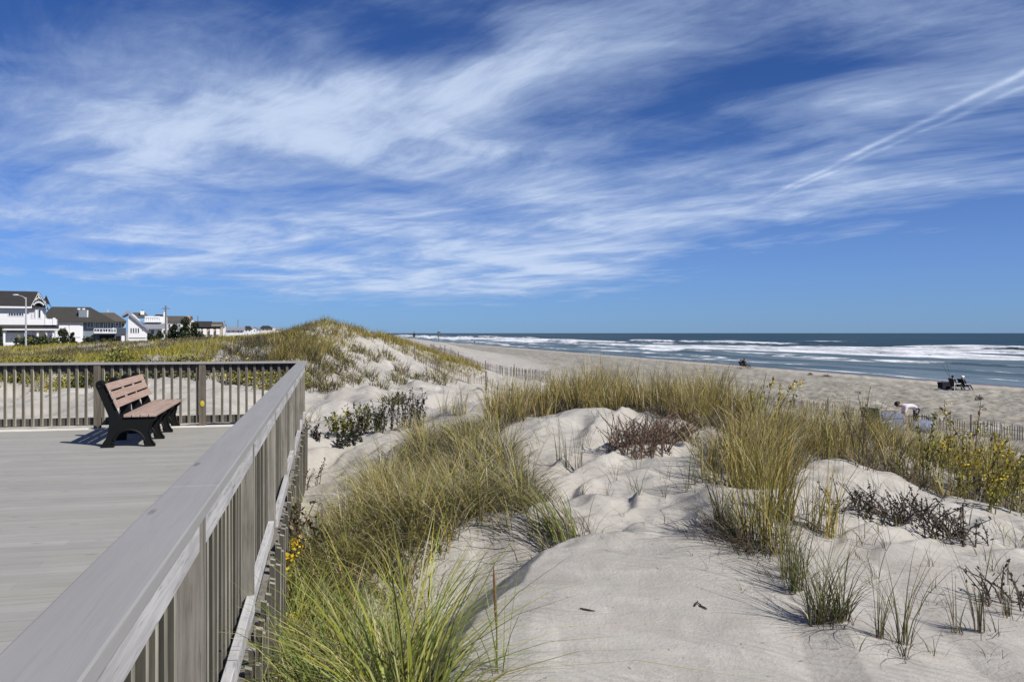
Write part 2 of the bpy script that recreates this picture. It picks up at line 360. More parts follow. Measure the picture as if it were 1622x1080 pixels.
zz += .10*fbm(Vv*.12, Uu*.03, 4, 2)*sst(62, 80, Vv)+.35*fbm(Vv*.03, Uu*.008, 3, 6)*sst(180, 260, Vv)*(1-sst(1500, 4000, Vv))
V = np.stack([Vv, Uu, zz], -1).reshape(-1, 3); nc = len(vs); idx = np.arange(len(us)*nc).reshape(len(us), nc)
Q = np.stack([idx[:-1,:-1], idx[:-1,1:], idx[1:,1:], idx[1:,:-1]], -1).reshape(-1, 4)
sea = npmesh('sea', V, Q, sea_mat(), col=np.repeat(ff.reshape(-1, 1), 3, 1), smooth=True)
sea.location = (0, 0, SEA); sea.rotation_euler = (0, 0, TH); tag(sea, None, None, None, 'structure')

# ------------------------------------------------------------------ deck (boards laid across, local frame x=v, y=u)
mb = MB(); u = -1.2
while u < 13.80:
    k = random.uniform(.95, 1.04); x = -9.0
    while x < -.46:
        L = random.choice((2.4, 3.0, 3.6, 4.2)); x1 = min(-.455, x+L) if x+L < -1.6 else -.455
        j = k*random.uniform(.95, 1.05)
        mb.box(x, x1-.003, u, u+.1395, -.032+random.uniform(-.001, .001), random.uniform(-.0015, .0), (j, j, j*random.uniform(.98, 1.02))); x = x1
    u += .1480
deck = mb.build('deck', M['deck']); deck.rotation_euler.z = TH; tag(deck, None, None, None, 'structure')
mb = MB()
for y in np.arange(-1, 13.8, .6): mb.box(-9, -.455, y, y+.045, -.14, -.034)
dj = mb.build('deck_joists', M['post']); dj.rotation_euler.z = TH; tag(dj, None, None, None, 'structure')

# ------------------------------------------------------------------ railings
RT = 1.03   # top of cap
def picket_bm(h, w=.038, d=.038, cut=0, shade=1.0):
    # outer face (+x) and top lighter, the two sides darker
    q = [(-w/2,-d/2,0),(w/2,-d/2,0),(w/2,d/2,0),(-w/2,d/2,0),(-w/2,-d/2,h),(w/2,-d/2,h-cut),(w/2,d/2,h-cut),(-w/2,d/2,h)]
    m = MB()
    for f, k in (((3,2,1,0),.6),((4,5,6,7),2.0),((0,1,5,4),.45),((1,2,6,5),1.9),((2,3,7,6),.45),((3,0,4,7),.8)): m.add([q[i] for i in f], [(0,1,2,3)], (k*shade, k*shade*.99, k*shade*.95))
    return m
sx, sy = uv2w(-.40, 7)
sr = empty('deck_railing', (sx, sy, 0), 'weathered grey wooden railing running from the foreground away along the deck edge', 'railing', None, TH)
# local: x = v+.40, y = u-7
capm = MB()
for a, b in ((-7.2, -4.38), (-4.377, -.52), (-.517, 3.4), (3.403, 7.13)): capm.box(-.06, .081, a, b, RT-.036, RT)
capm.build('top_cap', M['cap'], sr, .004)
posts = [-6.55, -4.42, -2.72, -.95, .82, 2.6, 4.35, 5.95, 7.02]
for i, y in enumerate(posts):
    m = MB(); m.box(-.052, .037+.006, y-.044, y+.044, -1.25, RT-.0385, tuple([random.uniform(.85, 1.1)]*3)); m.build('post', M['post'], sr, .003)
for i in range(len(posts)-1):
    a, b = posts[i]+.046, posts[i+1]-.046; o = random.uniform(-.004, .004)
    m = MB(); m.box(.001+o, .039+o, a, b, RT-.178, RT-.039, tuple([random.uniform(.95, 1.1)]*3)); m.build('face_board', M['rail'], sr, .003)
    o = (.018 if i % 2 else -.002)+random.uniform(-.004, .004)
    m = MB(); m.box(-.002+o, .037+o, a-(.03 if i % 2 else 0), b+(.02 if i % 2 else -.02), .085+.02*(i % 2), .175+.02*(i % 2), tuple([random.uniform(.95, 1.12)]*3)); m.build('lower_rail', M['rail'], sr, .003)
proto = []
for k in range(10):
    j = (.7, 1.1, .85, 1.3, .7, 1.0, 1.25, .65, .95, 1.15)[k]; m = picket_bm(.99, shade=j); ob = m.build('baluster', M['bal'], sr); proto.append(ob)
y = -5.62; first = 0
while y < 6.95:
    if min(abs(y-p) for p in posts) > .07:
        o = proto[first] if first < 10 else link_copy(random.choice(proto), sr)
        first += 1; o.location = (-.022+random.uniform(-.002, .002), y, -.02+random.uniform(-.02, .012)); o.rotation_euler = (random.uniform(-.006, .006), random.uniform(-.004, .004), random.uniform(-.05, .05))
    y += .1262
# skirting pickets below the deck edge
sk = empty('skirting_fence', uv2w(-.33, 7)+(-.4,), 'low grey picket skirting nailed along the outer side of the deck below the railing', 'fence', None, TH)
m = MB(); m.box(-.063, -.025, -6.4, 7.05, .02, .36); m.build('rim_board', M['post'], sk)
pr = []
for k in range(4):
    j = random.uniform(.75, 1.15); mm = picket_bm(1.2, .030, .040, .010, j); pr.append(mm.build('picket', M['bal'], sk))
y = -5.6; first = 0
while y < 7.0:
    o = pr[first] if first < 4 else link_copy(random.choice(pr), sk); first += 1
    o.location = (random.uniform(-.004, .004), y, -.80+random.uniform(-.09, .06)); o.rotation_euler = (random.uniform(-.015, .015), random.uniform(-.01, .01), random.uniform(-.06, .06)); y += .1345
# back railing : local x along the rail (0 at the corner, negative to the left), y = away
bx_, by_ = uv2w(-.40, 13.98)
br = empty('deck_railing', (bx_, by_, 0), 'weathered grey wooden railing across the far end of the deck behind the bench', 'railing', None, TH)
m = MB(); m.box(-8.6, -.065, -.07, .07, RT-.036, RT); m.build('top_cap', M['cap'], br, .004)
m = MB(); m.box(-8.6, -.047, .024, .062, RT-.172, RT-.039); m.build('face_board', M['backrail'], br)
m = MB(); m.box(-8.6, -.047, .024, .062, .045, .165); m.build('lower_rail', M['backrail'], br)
def px2b(px):   # pixel on the back rail -> local x
    k = (px-811)/FPX
    return (k*by_-bx_)/(CT-k*ST)
bposts = [px2b(321), px2b(155), px2b(155)-1.78, px2b(155)-3.56]
for x in bposts:
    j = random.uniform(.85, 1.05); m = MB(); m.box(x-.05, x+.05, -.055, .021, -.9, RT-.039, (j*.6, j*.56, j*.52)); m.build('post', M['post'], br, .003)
m = MB(); m.ball((bposts[0], -.062, .36), (.035, .008, .05), 8, 6, (1, 1, 1)); m.build('reflector', plain('yellow tag', (.45, .36, .04), .5), br)
pr = []
for k in range(4):
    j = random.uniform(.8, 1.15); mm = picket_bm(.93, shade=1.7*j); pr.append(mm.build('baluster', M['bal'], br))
x = -.12; first = 0
while x > -8.5:
    if min(abs(x-p) for p in bposts) > .08:
        o = pr[first] if first < 4 else link_copy(random.choice(pr), br); first += 1
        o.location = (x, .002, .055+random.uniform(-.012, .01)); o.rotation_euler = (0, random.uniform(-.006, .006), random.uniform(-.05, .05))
    x -= .1262
kb = MB()
x = -8.6
while x < -.1:
    x1 = min(-.05, x+random.choice((1.5, 2.4))); kb.box(x, x1-.006, -.20, .022, -.03, .004+random.uniform(0, .004)); x = x1
kr = kb.build('edge_board', M['kerb']); kr.location = (bx_, by_, 0); kr.rotation_euler.z = TH
tag(kr, 'pale sand dusted board along the deck edge under the far railing', 'edge board')

# ------------------------------------------------------------------ bench  (local x = facing, y = along)
bq = [at(240, 708, 10.73), at(283, 674, 13.22)]
bc = ((bq[0][0]+bq[1][0])/2-.30*CT, (bq[0][1]+bq[1][1])/2-.30*ST)
bang = math.atan2(-(bq[1][0]-bq[0][0]), bq[1][1]-bq[0][1])
bn = empty('park_bench', (bc[0], bc[1], 0), 'park bench with pink brown slats and black curved supports on the grey deck', 'bench', None, bang)
def arc(cx, cz, r, a0, a1, n_): return [(cx+r*math.cos(R(a0+(a1-a0)*i/n_)), cz+r*math.sin(R(a0+(a1-a0)*i/n_))) for i in range(n_+1)]
prof = [(.33, 0), (.33, .03), (.275, .10), (.25, .20), (.28, .30), (.345, .365), (.345, .392), (-.075, .372), (-.10, .40), (-.27, .80)] + \
       arc(-.325, .815, .062, 10, 200, 9) + [(-.36, .74), (-.235, .42), (-.225, .30), (-.25, .14), (-.32, .03), (-.32, 0), (-.17, 0), (-.165, .05)] + \
       [(-.15+.0, .11)] + arc(.02, .05, .175, 155, 25, 10) + [(.19, .05), (.205, 0)]
for y in (-1.19, -.40, .40, 1.19):
    m = MB(); m.prism(prof, y-.035, y+.035)
    pts = arc(.015, .03, .20, 172, 8, 14)
    m.tube([(a, y-.037, b) for a, b in pts], .017, 6)
    m.tube([(-.325+.034*math.cos(q), y-.037, .815+.034*math.sin(q)) for q in np.linspace(0, 6.1, 12)], .011, 5)
    m.tube([(a, y-.037, b) for a, b in ((.29, .31), (.262, .2), (.285, .1), (.325, .03))], .013, 5)
    m.build('support_frame', M['black'], bn, .006)
for i in range(4):
    x0 = -.045+i*.100
    m = MB(); j = random.uniform(.92, 1.06); m.box(x0, x0+.092, -1.26, 1.26, .394+.004*i*0, .432, (j, j, j)); m.build('seat_slat', M['slat'], bn, .006)
for i in range(3):
    zc = .565+i*.113; xc = -.10-(zc-.40)*.425+.035
    Mx = Matrix.Translation((xc, 0, zc)) @ Matrix.Rotation(math.atan(-.425), 4, 'Y')
    m = MB(); j = random.uniform(.95, 1.08); m.box(-.018, .018, -1.26, 1.26, -.050, .050, (j*1.12, j*1.08, j*1.08), Mx); m.build('back_slat', M['slat'], bn, .006)

# ------------------------------------------------------------------ grass and plants
SEG = 4
def blade_geo(x, y, z, h, az, bend, w, c0, c1=None, spin=None):
    n = len(x); t_ = np.linspace(0, 1, SEG+1)[None,:]
    off = h[:,None]*bend[:,None]*(.30*t_+.70*t_**2.2); up = h[:,None]*(t_-.33*np.minimum(bend[:,None], 1.5)**1.6*t_**2.4)
    px = x[:,None]+np.cos(az)[:,None]*off; py = y[:,None]+np.sin(az)[:,None]*off; pz = z[:,None]+up
    a = (rng.uniform(0, 2*np.pi, n) if spin is None else spin)[:,None]
    tw = a+t_*rng.uniform(-1, 1, n)[:,None]
    ww = w[:,None]*(1-.93*t_**1.6)*.5
    L = np.stack([px-np.cos(tw)*ww, py-np.sin(tw)*ww, pz], -1); Rr = np.stack([px+np.cos(tw)*ww, py+np.sin(tw)*ww, pz], -1)
    V = np.stack([L, Rr], 2).reshape(n, -1, 3)
    b = np.arange(n)[:,None]*(2*(SEG+1)); k = np.arange(SEG)*2
    Q = np.stack([b+k, b+k+1, b+k+3, b+k+2], -1).reshape(-1, 4)
    c1 = c0 if c1 is None else c1
    tt = np.repeat(t_[0], 2)[None,:,None]
    C = c0[:,None,:]*(1-tt)+c1[:,None,:]*tt
    return V.reshape(-1, 3), Q, C.reshape(-1, 3)
class Geo:
    def __init__(s): s.V = []; s.Q = []; s.C = []; s.n = 0
    def add(s, V, Q, C): s.V.append(V); s.Q.append(Q+s.n); s.C.append(C); s.n += len(V); return s
    def build(s, name, mat, parent=None, org=None):
        V = np.concatenate(s.V)
        if org is not None: V = V-np.array(org)
        return npmesh(name, V, np.concatenate(s.Q), mat, parent, np.concatenate(s.C))
PAL = {  # real leaf colours
 'green': [(.11,.165,.03),(.165,.225,.045),(.22,.275,.06),(.30,.33,.10)],
 'olive': [(.165,.16,.035),(.22,.205,.045),(.27,.24,.06),(.33,.28,.09)],
 'gold':  [(.33,.25,.06),(.41,.32,.09),(.46,.37,.13),(.27,.21,.05)],
 'straw': [(.40,.34,.21),(.46,.40,.27),(.33,.27,.155),(.50,.45,.33)],
 'brown': [(.13,.095,.055),(.17,.125,.075),(.10,.07,.042),(.22,.165,.10)],
 'grey':  [(.22,.20,.165),(.28,.255,.21),(.17,.15,.12),(.34,.31,.26)],
 'yelgrn':[(.26,.27,.03),(.33,.31,.035),(.20,.225,.03),(.40,.35,.05)],
 'dkgrn': [(.018,.030,.016),(.028,.042,.020),(.040,.055,.026),(.012,.020,.012)],
 'shrub': [(.055,.075,.028),(.085,.105,.038),(.12,.135,.045),(.17,.17,.05)],
 'purp':  [(.060,.045,.045),(.085,.065,.062),(.045,.036,.036),(.11,.09,.08)],
 'flower':[(.62,.43,.015),(.70,.52,.03),(.52,.34,.012),(.66,.50,.06)],
 'rust':  [(.20,.11,.055),(.26,.15,.075),(.15,.085,.045),(.12,.07,.04)],
}
def pick(mix, n):
    ks = list(mix); p = np.array([mix[k] for k in ks], float); p /= p.sum(); i = rng.choice(len(ks), n, p=p)
    pal = np.array([PAL[k] for k in ks]); c = pal[i, rng.integers(0, 4, n)]
    return c*rng.uniform(.45, 1.4, (n, 1))*rng.uniform(.94, 1.06, (n, 3))
def tufts(g, cx, cy, nb, spread, h, mix, lean=(0, 0), bend=(.15, .7), w=.005, tip=None, hv=.35, zoff=-.02, tipmix=.5):
    """nb blades around each tuft centre; lean = (direction angle, strength)"""
    n = len(cx); h = np.broadcast_to(h, (n,)); nb = int(nb)
    i = np.repeat(np.arange(n), nb); N = len(i)
    a = rng.uniform(0, 2*np.pi, N); r = spread*np.sqrt(rng.uniform(0, 1, N))
    x = cx[i]+np.cos(a)*r; y = cy[i]+np.sin(a)*r
    hh = h[i]*rng.uniform(1-hv, 1+.25*hv, N); b = rng.uniform(bend[0], bend[1], N)
    out = np.stack([np.cos(a), np.sin(a)], -1)+rng.normal(0, .45, (N, 2))+np.array([math.cos(lean[0]), math.sin(lean[0])])*lean[1]
    az = np.arctan2(out[:,1], out[:,0]); c0 = pick(mix, N)
    c1 = None if tip is None else c0*(1-tipmix)+pick(tip, N)*tipmix
    g.add(*blade_geo(x, y, Z(x, y)+zoff, hh, az, b, w*rng.uniform(.6, 1.3, N), c0, c1)); return g
def inpoly(px, py, poly):
    r = np.zeros(len(px), bool); m = len(poly)
    for i in range(m):
        (x0, y0), (x1, y1) = poly[i], poly[(i+1)%m]
        if y0 != y1: r ^= ((y0 > py) != (y1 > py)) & (px < (x1-x0)*(py-y0)/(y1-y0)+x0)
    return r
def scatter(poly, n, dens=None):
    P_ = np.array(poly); lo, hi = P_.min(0), P_.max(0); xs = []; ys = []; k = 0
    while k < n:
        x = rng.uniform(lo[0], hi[0], n*2); y = rng.uniform(lo[1], hi[1], n*2); m = inpoly(x, y, poly)
        if dens is not None: m &= rng.uniform(0, 1, len(x)) < dens(x, y)
        xs.append(x[m]); ys.append(y[m]); k += m.sum()
    return np.concatenate(xs)[:n], np.concatenate(ys)[:n]
def leaves(g, c, n_, size, mix, aspect=.5, up=.0):
    """small diamond leaves at the points c (N,3)"""
    N = len(c); d1 = rng.normal(0, 1, (N, 3)); d1[:,2] += up; d1 /= np.linalg.norm(d1, axis=1)[:,None]
    d2 = np.cross(d1, rng.normal(0, 1, (N, 3))); d2 /= np.linalg.norm(d2, axis=1)[:,None]+1e-9
    s = size*rng.uniform(.6, 1.3, (N, 1))
    V = np.stack([c-d1*s, c+d2*s*aspect, c+d1*s, c-d2*s*aspect], 1).reshape(-1, 3)
    Q = np.arange(4*N).reshape(N, 4); C = np.repeat(pick(mix, N), 4, 0); return g.add(V, Q, C)
def stuff(g, name, label, mat='grass'):
    o = g.build(name, M[mat]); return tag(o, label, None, None, 'stuff')
NEARPOLY = [(-1.30,3.3),(-.16,3.0),(-.46,4.1),(-.90,5.3),(-1.10,6.1),(-1.5,7.3),(-1.95,7.0),(-1.62,5.2)]
MIDPOLY = [(-1.95,7.0),(-1.62,8.6),(-1.72,11.1),(-1.40,13.6),(-.35,12.6),(.05,9.6),(.33,8.2),(-.05,7.9),(-.5,7.5),(-1.0,6.9)]
CREST = [(-.35,12.7),(.9,13.3),(1.9,12.9),(2.5,12.2),(3.0,11.6),(3.6,12.4),(3.5,15),(1.2,15.6),(-.3,15.2)]
RIGHT = [(2.3,10.9),(2.15,9.2),(2.6,8.2),(2.95,9.0),(3.7,10.3),(4.9,9.9),(5.8,9.3),(8.2,9.0),(10.5,12.5),(6.0,13.6),(3.3,13.4),(2.6,12.2)]
LEFTWARD = math.pi*.93
g = Geo()
x, y = scatter(NEARPOLY, 78); tufts(g, x, y, 36, .09, rng.uniform(.55, 1.0, 78), {'green': 6, 'yelgrn': 2, 'olive': 2, 'straw': .9, 'shrub': 1.5}, (R(100), .3), (.35, 1.5), .0125, {'olive': 2, 'green': 2, 'straw': 1}, .4)
x, y = scatter(NEARPOLY, 120); tufts(g, x, y, 34, .14, .45, {'straw': 2, 'grey': 1.5, 'brown': 2, 'shrub': 4, 'dkgrn': 2, 'green': 2}, (0, 0), (.5, 1.5), .005, None, .6)
x, y = scatter([(-1.6,7.6),(-.8,6.2),(-.3,4.6),(-.05,3.2),(-1.2,3.2),(-1.9,6.9)], 9); tufts(g, x, y, 20, .06, .95, {'green': 3, 'yelgrn': 2}, (R(60), .8), (.5, 1.2), .009)
stuff(g, 'marram_grass', 'lush green and yellow arching beach grass crowding against the wooden railing')
g = Geo()
x, y = scatter(MIDPOLY, 230, lambda x, y: np.clip(.6+2.0*fbm(x*1.1, y*1.1, 2, 72), .08, 1)); tufts(g, x, y, 32, .11, rng.uniform(.38, .86, 230), {'olive': 4, 'gold': 2, 'straw': 3.2, 'grey': 2, 'green': 2.4, 'shrub': 1}, (R(150), .35), (.25, 1.45), .0105, {'gold': 2, 'straw': 2, 'olive': 2}, .4)
x, y = scatter(MIDPOLY, 420); tufts(g, x, y, 34, .16, .36, {'grey': 2, 'straw': 2, 'brown': 3, 'shrub': 2.5, 'purp': 1.5}, (0, 0), (.6, 1.7), .008, None, .6)
stuff(g, 'dune_grass', 'straw and olive grass tangle filling the hollow between railing and bare sand')
g = Geo()
cd = lambda x, y: np.clip(.5+2.8*fbm(x*.9, y*.9, 2, 71), .04, 1)
x, y = scatter(CREST, 170, cd); tufts(g, x, y, 34, .14, rng.uniform(.40, 1.02, 170), {'olive': 3, 'gold': 4, 'straw': 1.5}, (R(20), .25), (.05, .65), .011, {'gold': 3, 'straw': 2}, .4, tipmix=.6)
x, y = scatter(CREST, 280); tufts(g, x, y, 30, .18, .36, {'grey': 2, 'brown': 4, 'straw': 1, 'purp': 2.5, 'shrub': 2}, (0, 0), (.4, 1.6), .010, None, .6)
stuff(g, 'dune_grass', 'golden upright grass along the dune crest in front of the open beach')
g = Geo()
x, y = scatter(RIGHT, 270, cd); tufts(g, x, y, 36, .13, rng.uniform(.42, .98, 270), {'olive': 4, 'gold': 4, 'straw': 1.2, 'yelgrn': .6}, (R(0), .35), (.08, .85), .0105, {'gold': 3, 'straw': 1.5}, .4, tipmix=.55)
x, y = scatter(RIGHT, 420); tufts(g, x, y, 30, .18, .38, {'grey': 2, 'brown': 4, 'straw': 1, 'purp': 2.5, 'shrub': 2}, (0, 0), (.4, 1.6), .0095, None, .6)
stuff(g, 'dune_grass', 'tall golden brown grass drooping to the right on the right hand dune')
# ---- the hill beyond the railing corner and the scrub behind the far railing
def polar_scatter(a0, a1, r0, r1, n, keep):
    xs = []; ys = []; k = 0
    while k < n:
        a = rng.uniform(a0, a1, n); r = np.exp(rng.uniform(math.log(r0), math.log(r1), n)); x = r*np.tan(a); y = r
        m = keep(x, y) > rng.uniform(0, 1, n); xs.append(x[m]); ys.append(y[m]); k += m.sum()
    return np.concatenate(xs)[:n], np.concatenate(ys)[:n]
def scr(x, y): return 811+FPX*x/y, HZ+FPX*(CZ-Z(x, y))/y
HILL = [(430,520),(500,512),(560,505),(640,525),(700,550),(765,588),(745,600),(690,585),(655,568),(625,556),(600,545),(570,556),(545,550),(500,566),(482,572),(430,575)]
def hill_keep(x, y):
    px, py = scr(x, y); d = inpoly(px, py, HILL)*1.0
    side = (px > 480) & (px < 770) & (py > 545) & (py < 660)
    patch = np.clip((fbm(x*.35, y*.22, 3, 61)-.12)*5, 0, 1)
    return np.maximum(d, side*patch*.0)
a0, a1 = math.atan((425-811)/FPX), math.atan((775-811)/FPX)
g = Geo(); x, y = polar_scatter(a0, a1, 18, 62, 1500, hill_keep)
tufts(g, x, y, 24, .32, .42*rng.uniform(.5, 1.3, len(x)), {'olive': 4, 'gold': 4, 'yelgrn': 1, 'brown': 2.2, 'shrub': 2}, (R(20), .3), (.1, .8), .022, {'gold': 3, 'rust': 1, 'olive': 2}, .45)
stuff(g, 'dune_grass', 'olive and golden grass capping the high dune beyond the corner of the railing')
g = Geo(); px_s, py_s = [], []
for a, b, w_, n_ in ((500,572,12,10),(522,588,16,12),(548,578,14,9),(556,602,10,7),(520,612,12,7),(575,560,12,10),(592,572,10,5),(612,566,8,5),(540,560,16,12),(640,590,6,5),(632,606,8,5),(660,600,8,5),(690,596,12,7),(505,596,8,5),(585,598,7,4),(628,640,10,4),(490,560,10,9),(604,612,6,3),(700,604,10,5)):
    px_s.append(rng.normal(a, w_*.6, n_)); py_s.append(rng.normal(b, w_*.28, n_))
hp = [ground_hit(a, b) for a, b in zip(np.concatenate(px_s), np.concatenate(py_s))]; x = np.array([q[0] for q in hp]); y = np.array([q[1] for q in hp])
tufts(g, x, y, 26, .30, .48*rng.uniform(.5, 1.2, len(x)), {'brown': 3, 'shrub': 2, 'olive': 3, 'purp': 1.5}, (R(20), .2), (.2, 1.0), .024, None, .5)
stuff(g, 'dune_scrub', 'brown and olive scrub scattered over the steep pale face of the high dune')
def field_keep(x, y):
    v, u = w2uv(x, y); px, py = scr(x, y)
    k = (u > 22)*1.0*sst(23, 27, y+3*vnoise(x*.25, y*.25, 8)); k = k*(px < 500)
    return k*np.clip(.75+1.6*fbm(x*.15, y*.1, 3, 33), .15, 1)
a0, a1 = R(-36), math.atan((500-811)/FPX)
g = Geo(); x, y = polar_scatter(a0, a1, 24, 230, 5200, field_keep)
sc = np.clip(y/45, .5, 4.2)
kk = fbm(x*.14, y*.07, 3, 90)*1.3
for msk, mx in ((kk > .10, {'yelgrn': 5, 'gold': 3, 'shrub': 1}), ((kk <= .10) & (kk > -.10), {'olive': 4, 'gold': 3, 'brown': 2, 'shrub': 1}), (kk <= -.10, {'shrub': 3, 'brown': 3, 'dkgrn': 2, 'purp': 1, 'rust': 1})):
    for s0, s1 in ((0, .8), (.8, 1.6), (1.6, 9)):
        q = msk & (sc >= s0) & (sc < s1)
        if q.sum(): tufts(g, x[q], y[q], 26, .42*sc[q].mean(), .50*rng.uniform(.6, 1.15, q.sum()), mx, (R(20), .3), (.1, .9), .022*sc[q].mean(), None, .5)
stuff(g, 'scrub', 'yellow green scrub and grass flat between the far railing and the houses')
# bushy edge of that scrub just behind the far railing
bush_i = 0
EDGE = []
for px_ in np.arange(-60, 470, 23):
    EDGE.append((px_+random.uniform(-8, 8), random.uniform(23.2, 27.5)))
blab = {0: 'low yellow green bush', 1: 'low dark leaved bush', 2: 'low golden bush'}
proto_b = []
for k in range(3):
    g = Geo(); n_ = 900; c = rng.normal(0, 1, (n_, 3)); c /= np.linalg.norm(c, axis=1)[:,None]; cl = rng.normal(0, 1, (14, 3))*.28
    c = c*rng.uniform(.15, .42, (n_, 1))+cl[rng.integers(0, 14, n_)]; c[:,2] = np.abs(c[:,2])*.85+.03; c[:,0] *= 1.25
    leaves(g, c, n_, .045, ({'yelgrn': 2, 'shrub': 3, 'olive': 1}, {'shrub': 3, 'dkgrn': 3, 'rust': .6, 'purp': 1}, {'gold': 2, 'yelgrn': 2, 'shrub': 2, 'flower': .3})[k], .55)
    st = MB()
    for q in range(9):
        a = random.uniform(0, 6.28); L = random.uniform(.25, .6); st.tube([(0, 0, -.1), (.3*L*math.cos(a), .3*L*math.sin(a), L*.45), (.6*L*math.cos(a), .6*L*math.sin(a), L*.7)], [.014, .009, .004], 4, (.07, .05, .035))
    proto_b.append((g, st))
bprot = [None]*3
places = ['at the far left', 'left of the first post', 'behind the bench', 'right of the bench', 'near the corner']
for i, (px_, d_) in enumerate(EDGE):
    k = random.choice((0, 0, 1, 2, 1)); x_ = (px_-811)*d_/FPX; z_ = float(Z(np.array([x_]), np.array([d_]))[0])
    if bprot[k] is None:
        e = empty('dune_bush', (x_, d_, z_), 'x', 'bush', 'bushes behind the far railing'); e['_m'] = 1; del e['_m']
        proto_b[k][0].build('foliage', M['leaf'], e); proto_b[k][1].build('stem', M['stem'], e); bprot[k] = e
    else: e = copy_tree(bprot[k]); e.location = (x_, d_, z_)
    s_ = random.uniform(.75, 1.15); e.scale = (s_*1.1, s_, s_); e.rotation_euler.z = random.uniform(0, 6.28)
    e['label'] = blab[k]+' behind the far railing on the sand edge'; 
BUSHES = [o for o in bpy.data.objects if o.name.startswith('dune_bush')]

# ---- single clumps one can point to on the open sand
DK = {'olive': 3, 'brown': 2, 'shrub': 4, 'straw': .5}
def clump(px, py, h, nb, spread, mix, label, bend=(.1, .6), w=.005, lean=(0, 0), tip=None, cat='grass clump', name='grass_clump', group='grass clumps on the bare sand'):
    x_, y_ = ground_hit(px, py); z_ = float(Z(np.array([x_]), np.array([y_]))[0])
    e = empty(name, (x_, y_, z_), label, cat, group); g = Geo(); dk = mix is DK or mix is GO
    k = 1 if nb < 12 else (5 if nb < 60 else 8); ax = random.uniform(0, 3.14)
    for i in range(k):                       # a clump is a few shoots strung along a buried runner
        q = 0 if k == 1 else random.uniform(-1.6, 1.6)*spread; ox, oy = q*math.cos(ax)+random.gauss(0, .25)*spread, q*math.sin(ax)+random.gauss(0, .25)*spread
        f = 1 if i == 0 else random.uniform(.5, 1.05); n_ = max(4, int(nb/k*(1.35 if dk and nb > 15 else 1)*random.uniform(.6, 1.4)))
        l2 = (lean[0] if lean[1] else random.uniform(0, 6.28), lean[1]+random.uniform(0, .8)*(k > 1))
        tufts(g, np.array([x_+ox]), np.array([y_+oy]), n_, spread*.32, h*f, {'purp': 2, 'shrub': 3, 'brown': 2} if dk else mix, l2, (bend[0], bend[1]*1.15), w*1.35, mix if dk else tip, .5, tipmix=.8 if dk else .5)
    tufts(g, np.array([x_]), np.array([y_]), max(4, nb//2), spread*1.7, h*.55, {'grey': .7, 'straw': .6, 'brown': 3, 'purp': 3, 'dkgrn': 1.5}, (math.pi*.97, .7), (.9, 2.0), w*1.1, None, .5)  # dark blades lying to the left, added to deepen the clump's cast shadow
    g.build('blades', M['grass'], e, (x_, y_, z_))
    return e, x_, y_, z_
GO = {'green': 2, 'olive': 3, 'shrub': 4, 'straw': .7}
DK = {'olive': 3, 'brown': 2, 'shrub': 4, 'straw': .5}
clump(1252, 916, .66, 115, .15, DK, 'upright dark olive clump left of the fan shaped one on the near sand', (.05, .45))
clump(1318, 986, .74, 100, .09, GO, 'fan shaped green clump with long shadows in the middle of the near right sand', (.25, .75), .0055)
clump(1415, 1016, .66, 30, .07, GO, 'thin sparse clump right of the fan shaped one on the smooth sand', (.05, .55))
clump(1437, 1046, .30, 9, .04, DK, 'few short curved blades lying low below the thin sparse clump', (.6, 1.3))
clump(1541, 1002, .70, 30, .07, DK, 'tall narrow clump of dark blades on the sand slope at right', (.02, .35), .005, (math.pi, .5))
clump(1597, 976, .52, 16, .06, DK, 'short narrow clump nearest the right edge of the sand', (.05, .4), .005, (math.pi, .5))
clump(1195, 862, .98, 200, .22, {'olive': 4, 'gold': 3, 'green': 1, 'shrub': 2}, 'tall dense clump at the left front corner of the right hand grass', (.04, .5), .006, (0, 0), {'gold': 2, 'olive': 1})
clump(1262, 826, .95, 170, .20, {'olive': 3, 'gold': 4}, 'tall dense golden clump standing just behind the upright dark one', (.04, .5), .006, (0, .3), {'gold': 2})
clump(1160, 850, .55, 230, .27, {'purp': 3, 'brown': 3, 'dkgrn': 1.5, 'grey': 1, 'shrub': 1.5}, 'matted thatch coloured dark for the shadow streaks at the foot of the tall dense clump', (.5, 1.7), .006, (math.pi, .6))  # low thatch in dark colours, added to paint in the tall clump's shadow streaks
clump(906, 748, .72, 26, .10, DK, 'thin wiry stalks standing alone on the pale dune face', (.02, .3), .006)
clump(1099, 774, .58, 22, .10, DK, 'wispy dark stalks left of the big right hand grass', (.05, .5), .005)
for p, l in (((962, 786), 'tiny sprig of grass left of two others on the rippled sand'), ((922, 784), 'tiny sprig furthest left on the rippled sand'), ((1012, 786), 'tiny sprig in the middle of the rippled sand'), ((1052, 792), 'tiny sprig furthest right on the rippled sand')):
    clump(*p, .26, 9, .05, DK, l, (.2, .9), .004)
clump(893, 853, .86, 120, .18, {'green': 2, 'olive': 3, 'shrub': 2, 'straw': 2}, 'leaning spiky clump at the edge of the smooth sand slope', (.5, 1.0), .0062, (R(150), 2.2))
clump(835, 838, .70, 80, .20, {'olive': 4, 'straw': 2, 'green': 1}, 'leaning yellowish clump behind the spiky one by the sand slope', (.4, 1.0), .006, (R(150), 1.8))
clump(494, 668, .75, 40, .16, {'straw': 3, 'olive': 3}, 'thin straw coloured tuft beside the railing corner post', (.2, .8), .010)
clump(530, 672, .60, 26, .16, {'straw': 4, 'olive': 1}, 'pale straw tuft between the corner post and the dark leaved plants', (.3, 1.0), .010)
clump(715, 655, .85, 60, .30, {'straw': 3, 'gold': 3, 'olive': 1}, 'tall straw coloured tuft at the far top of the tangled grass', (.1, .6), .009)
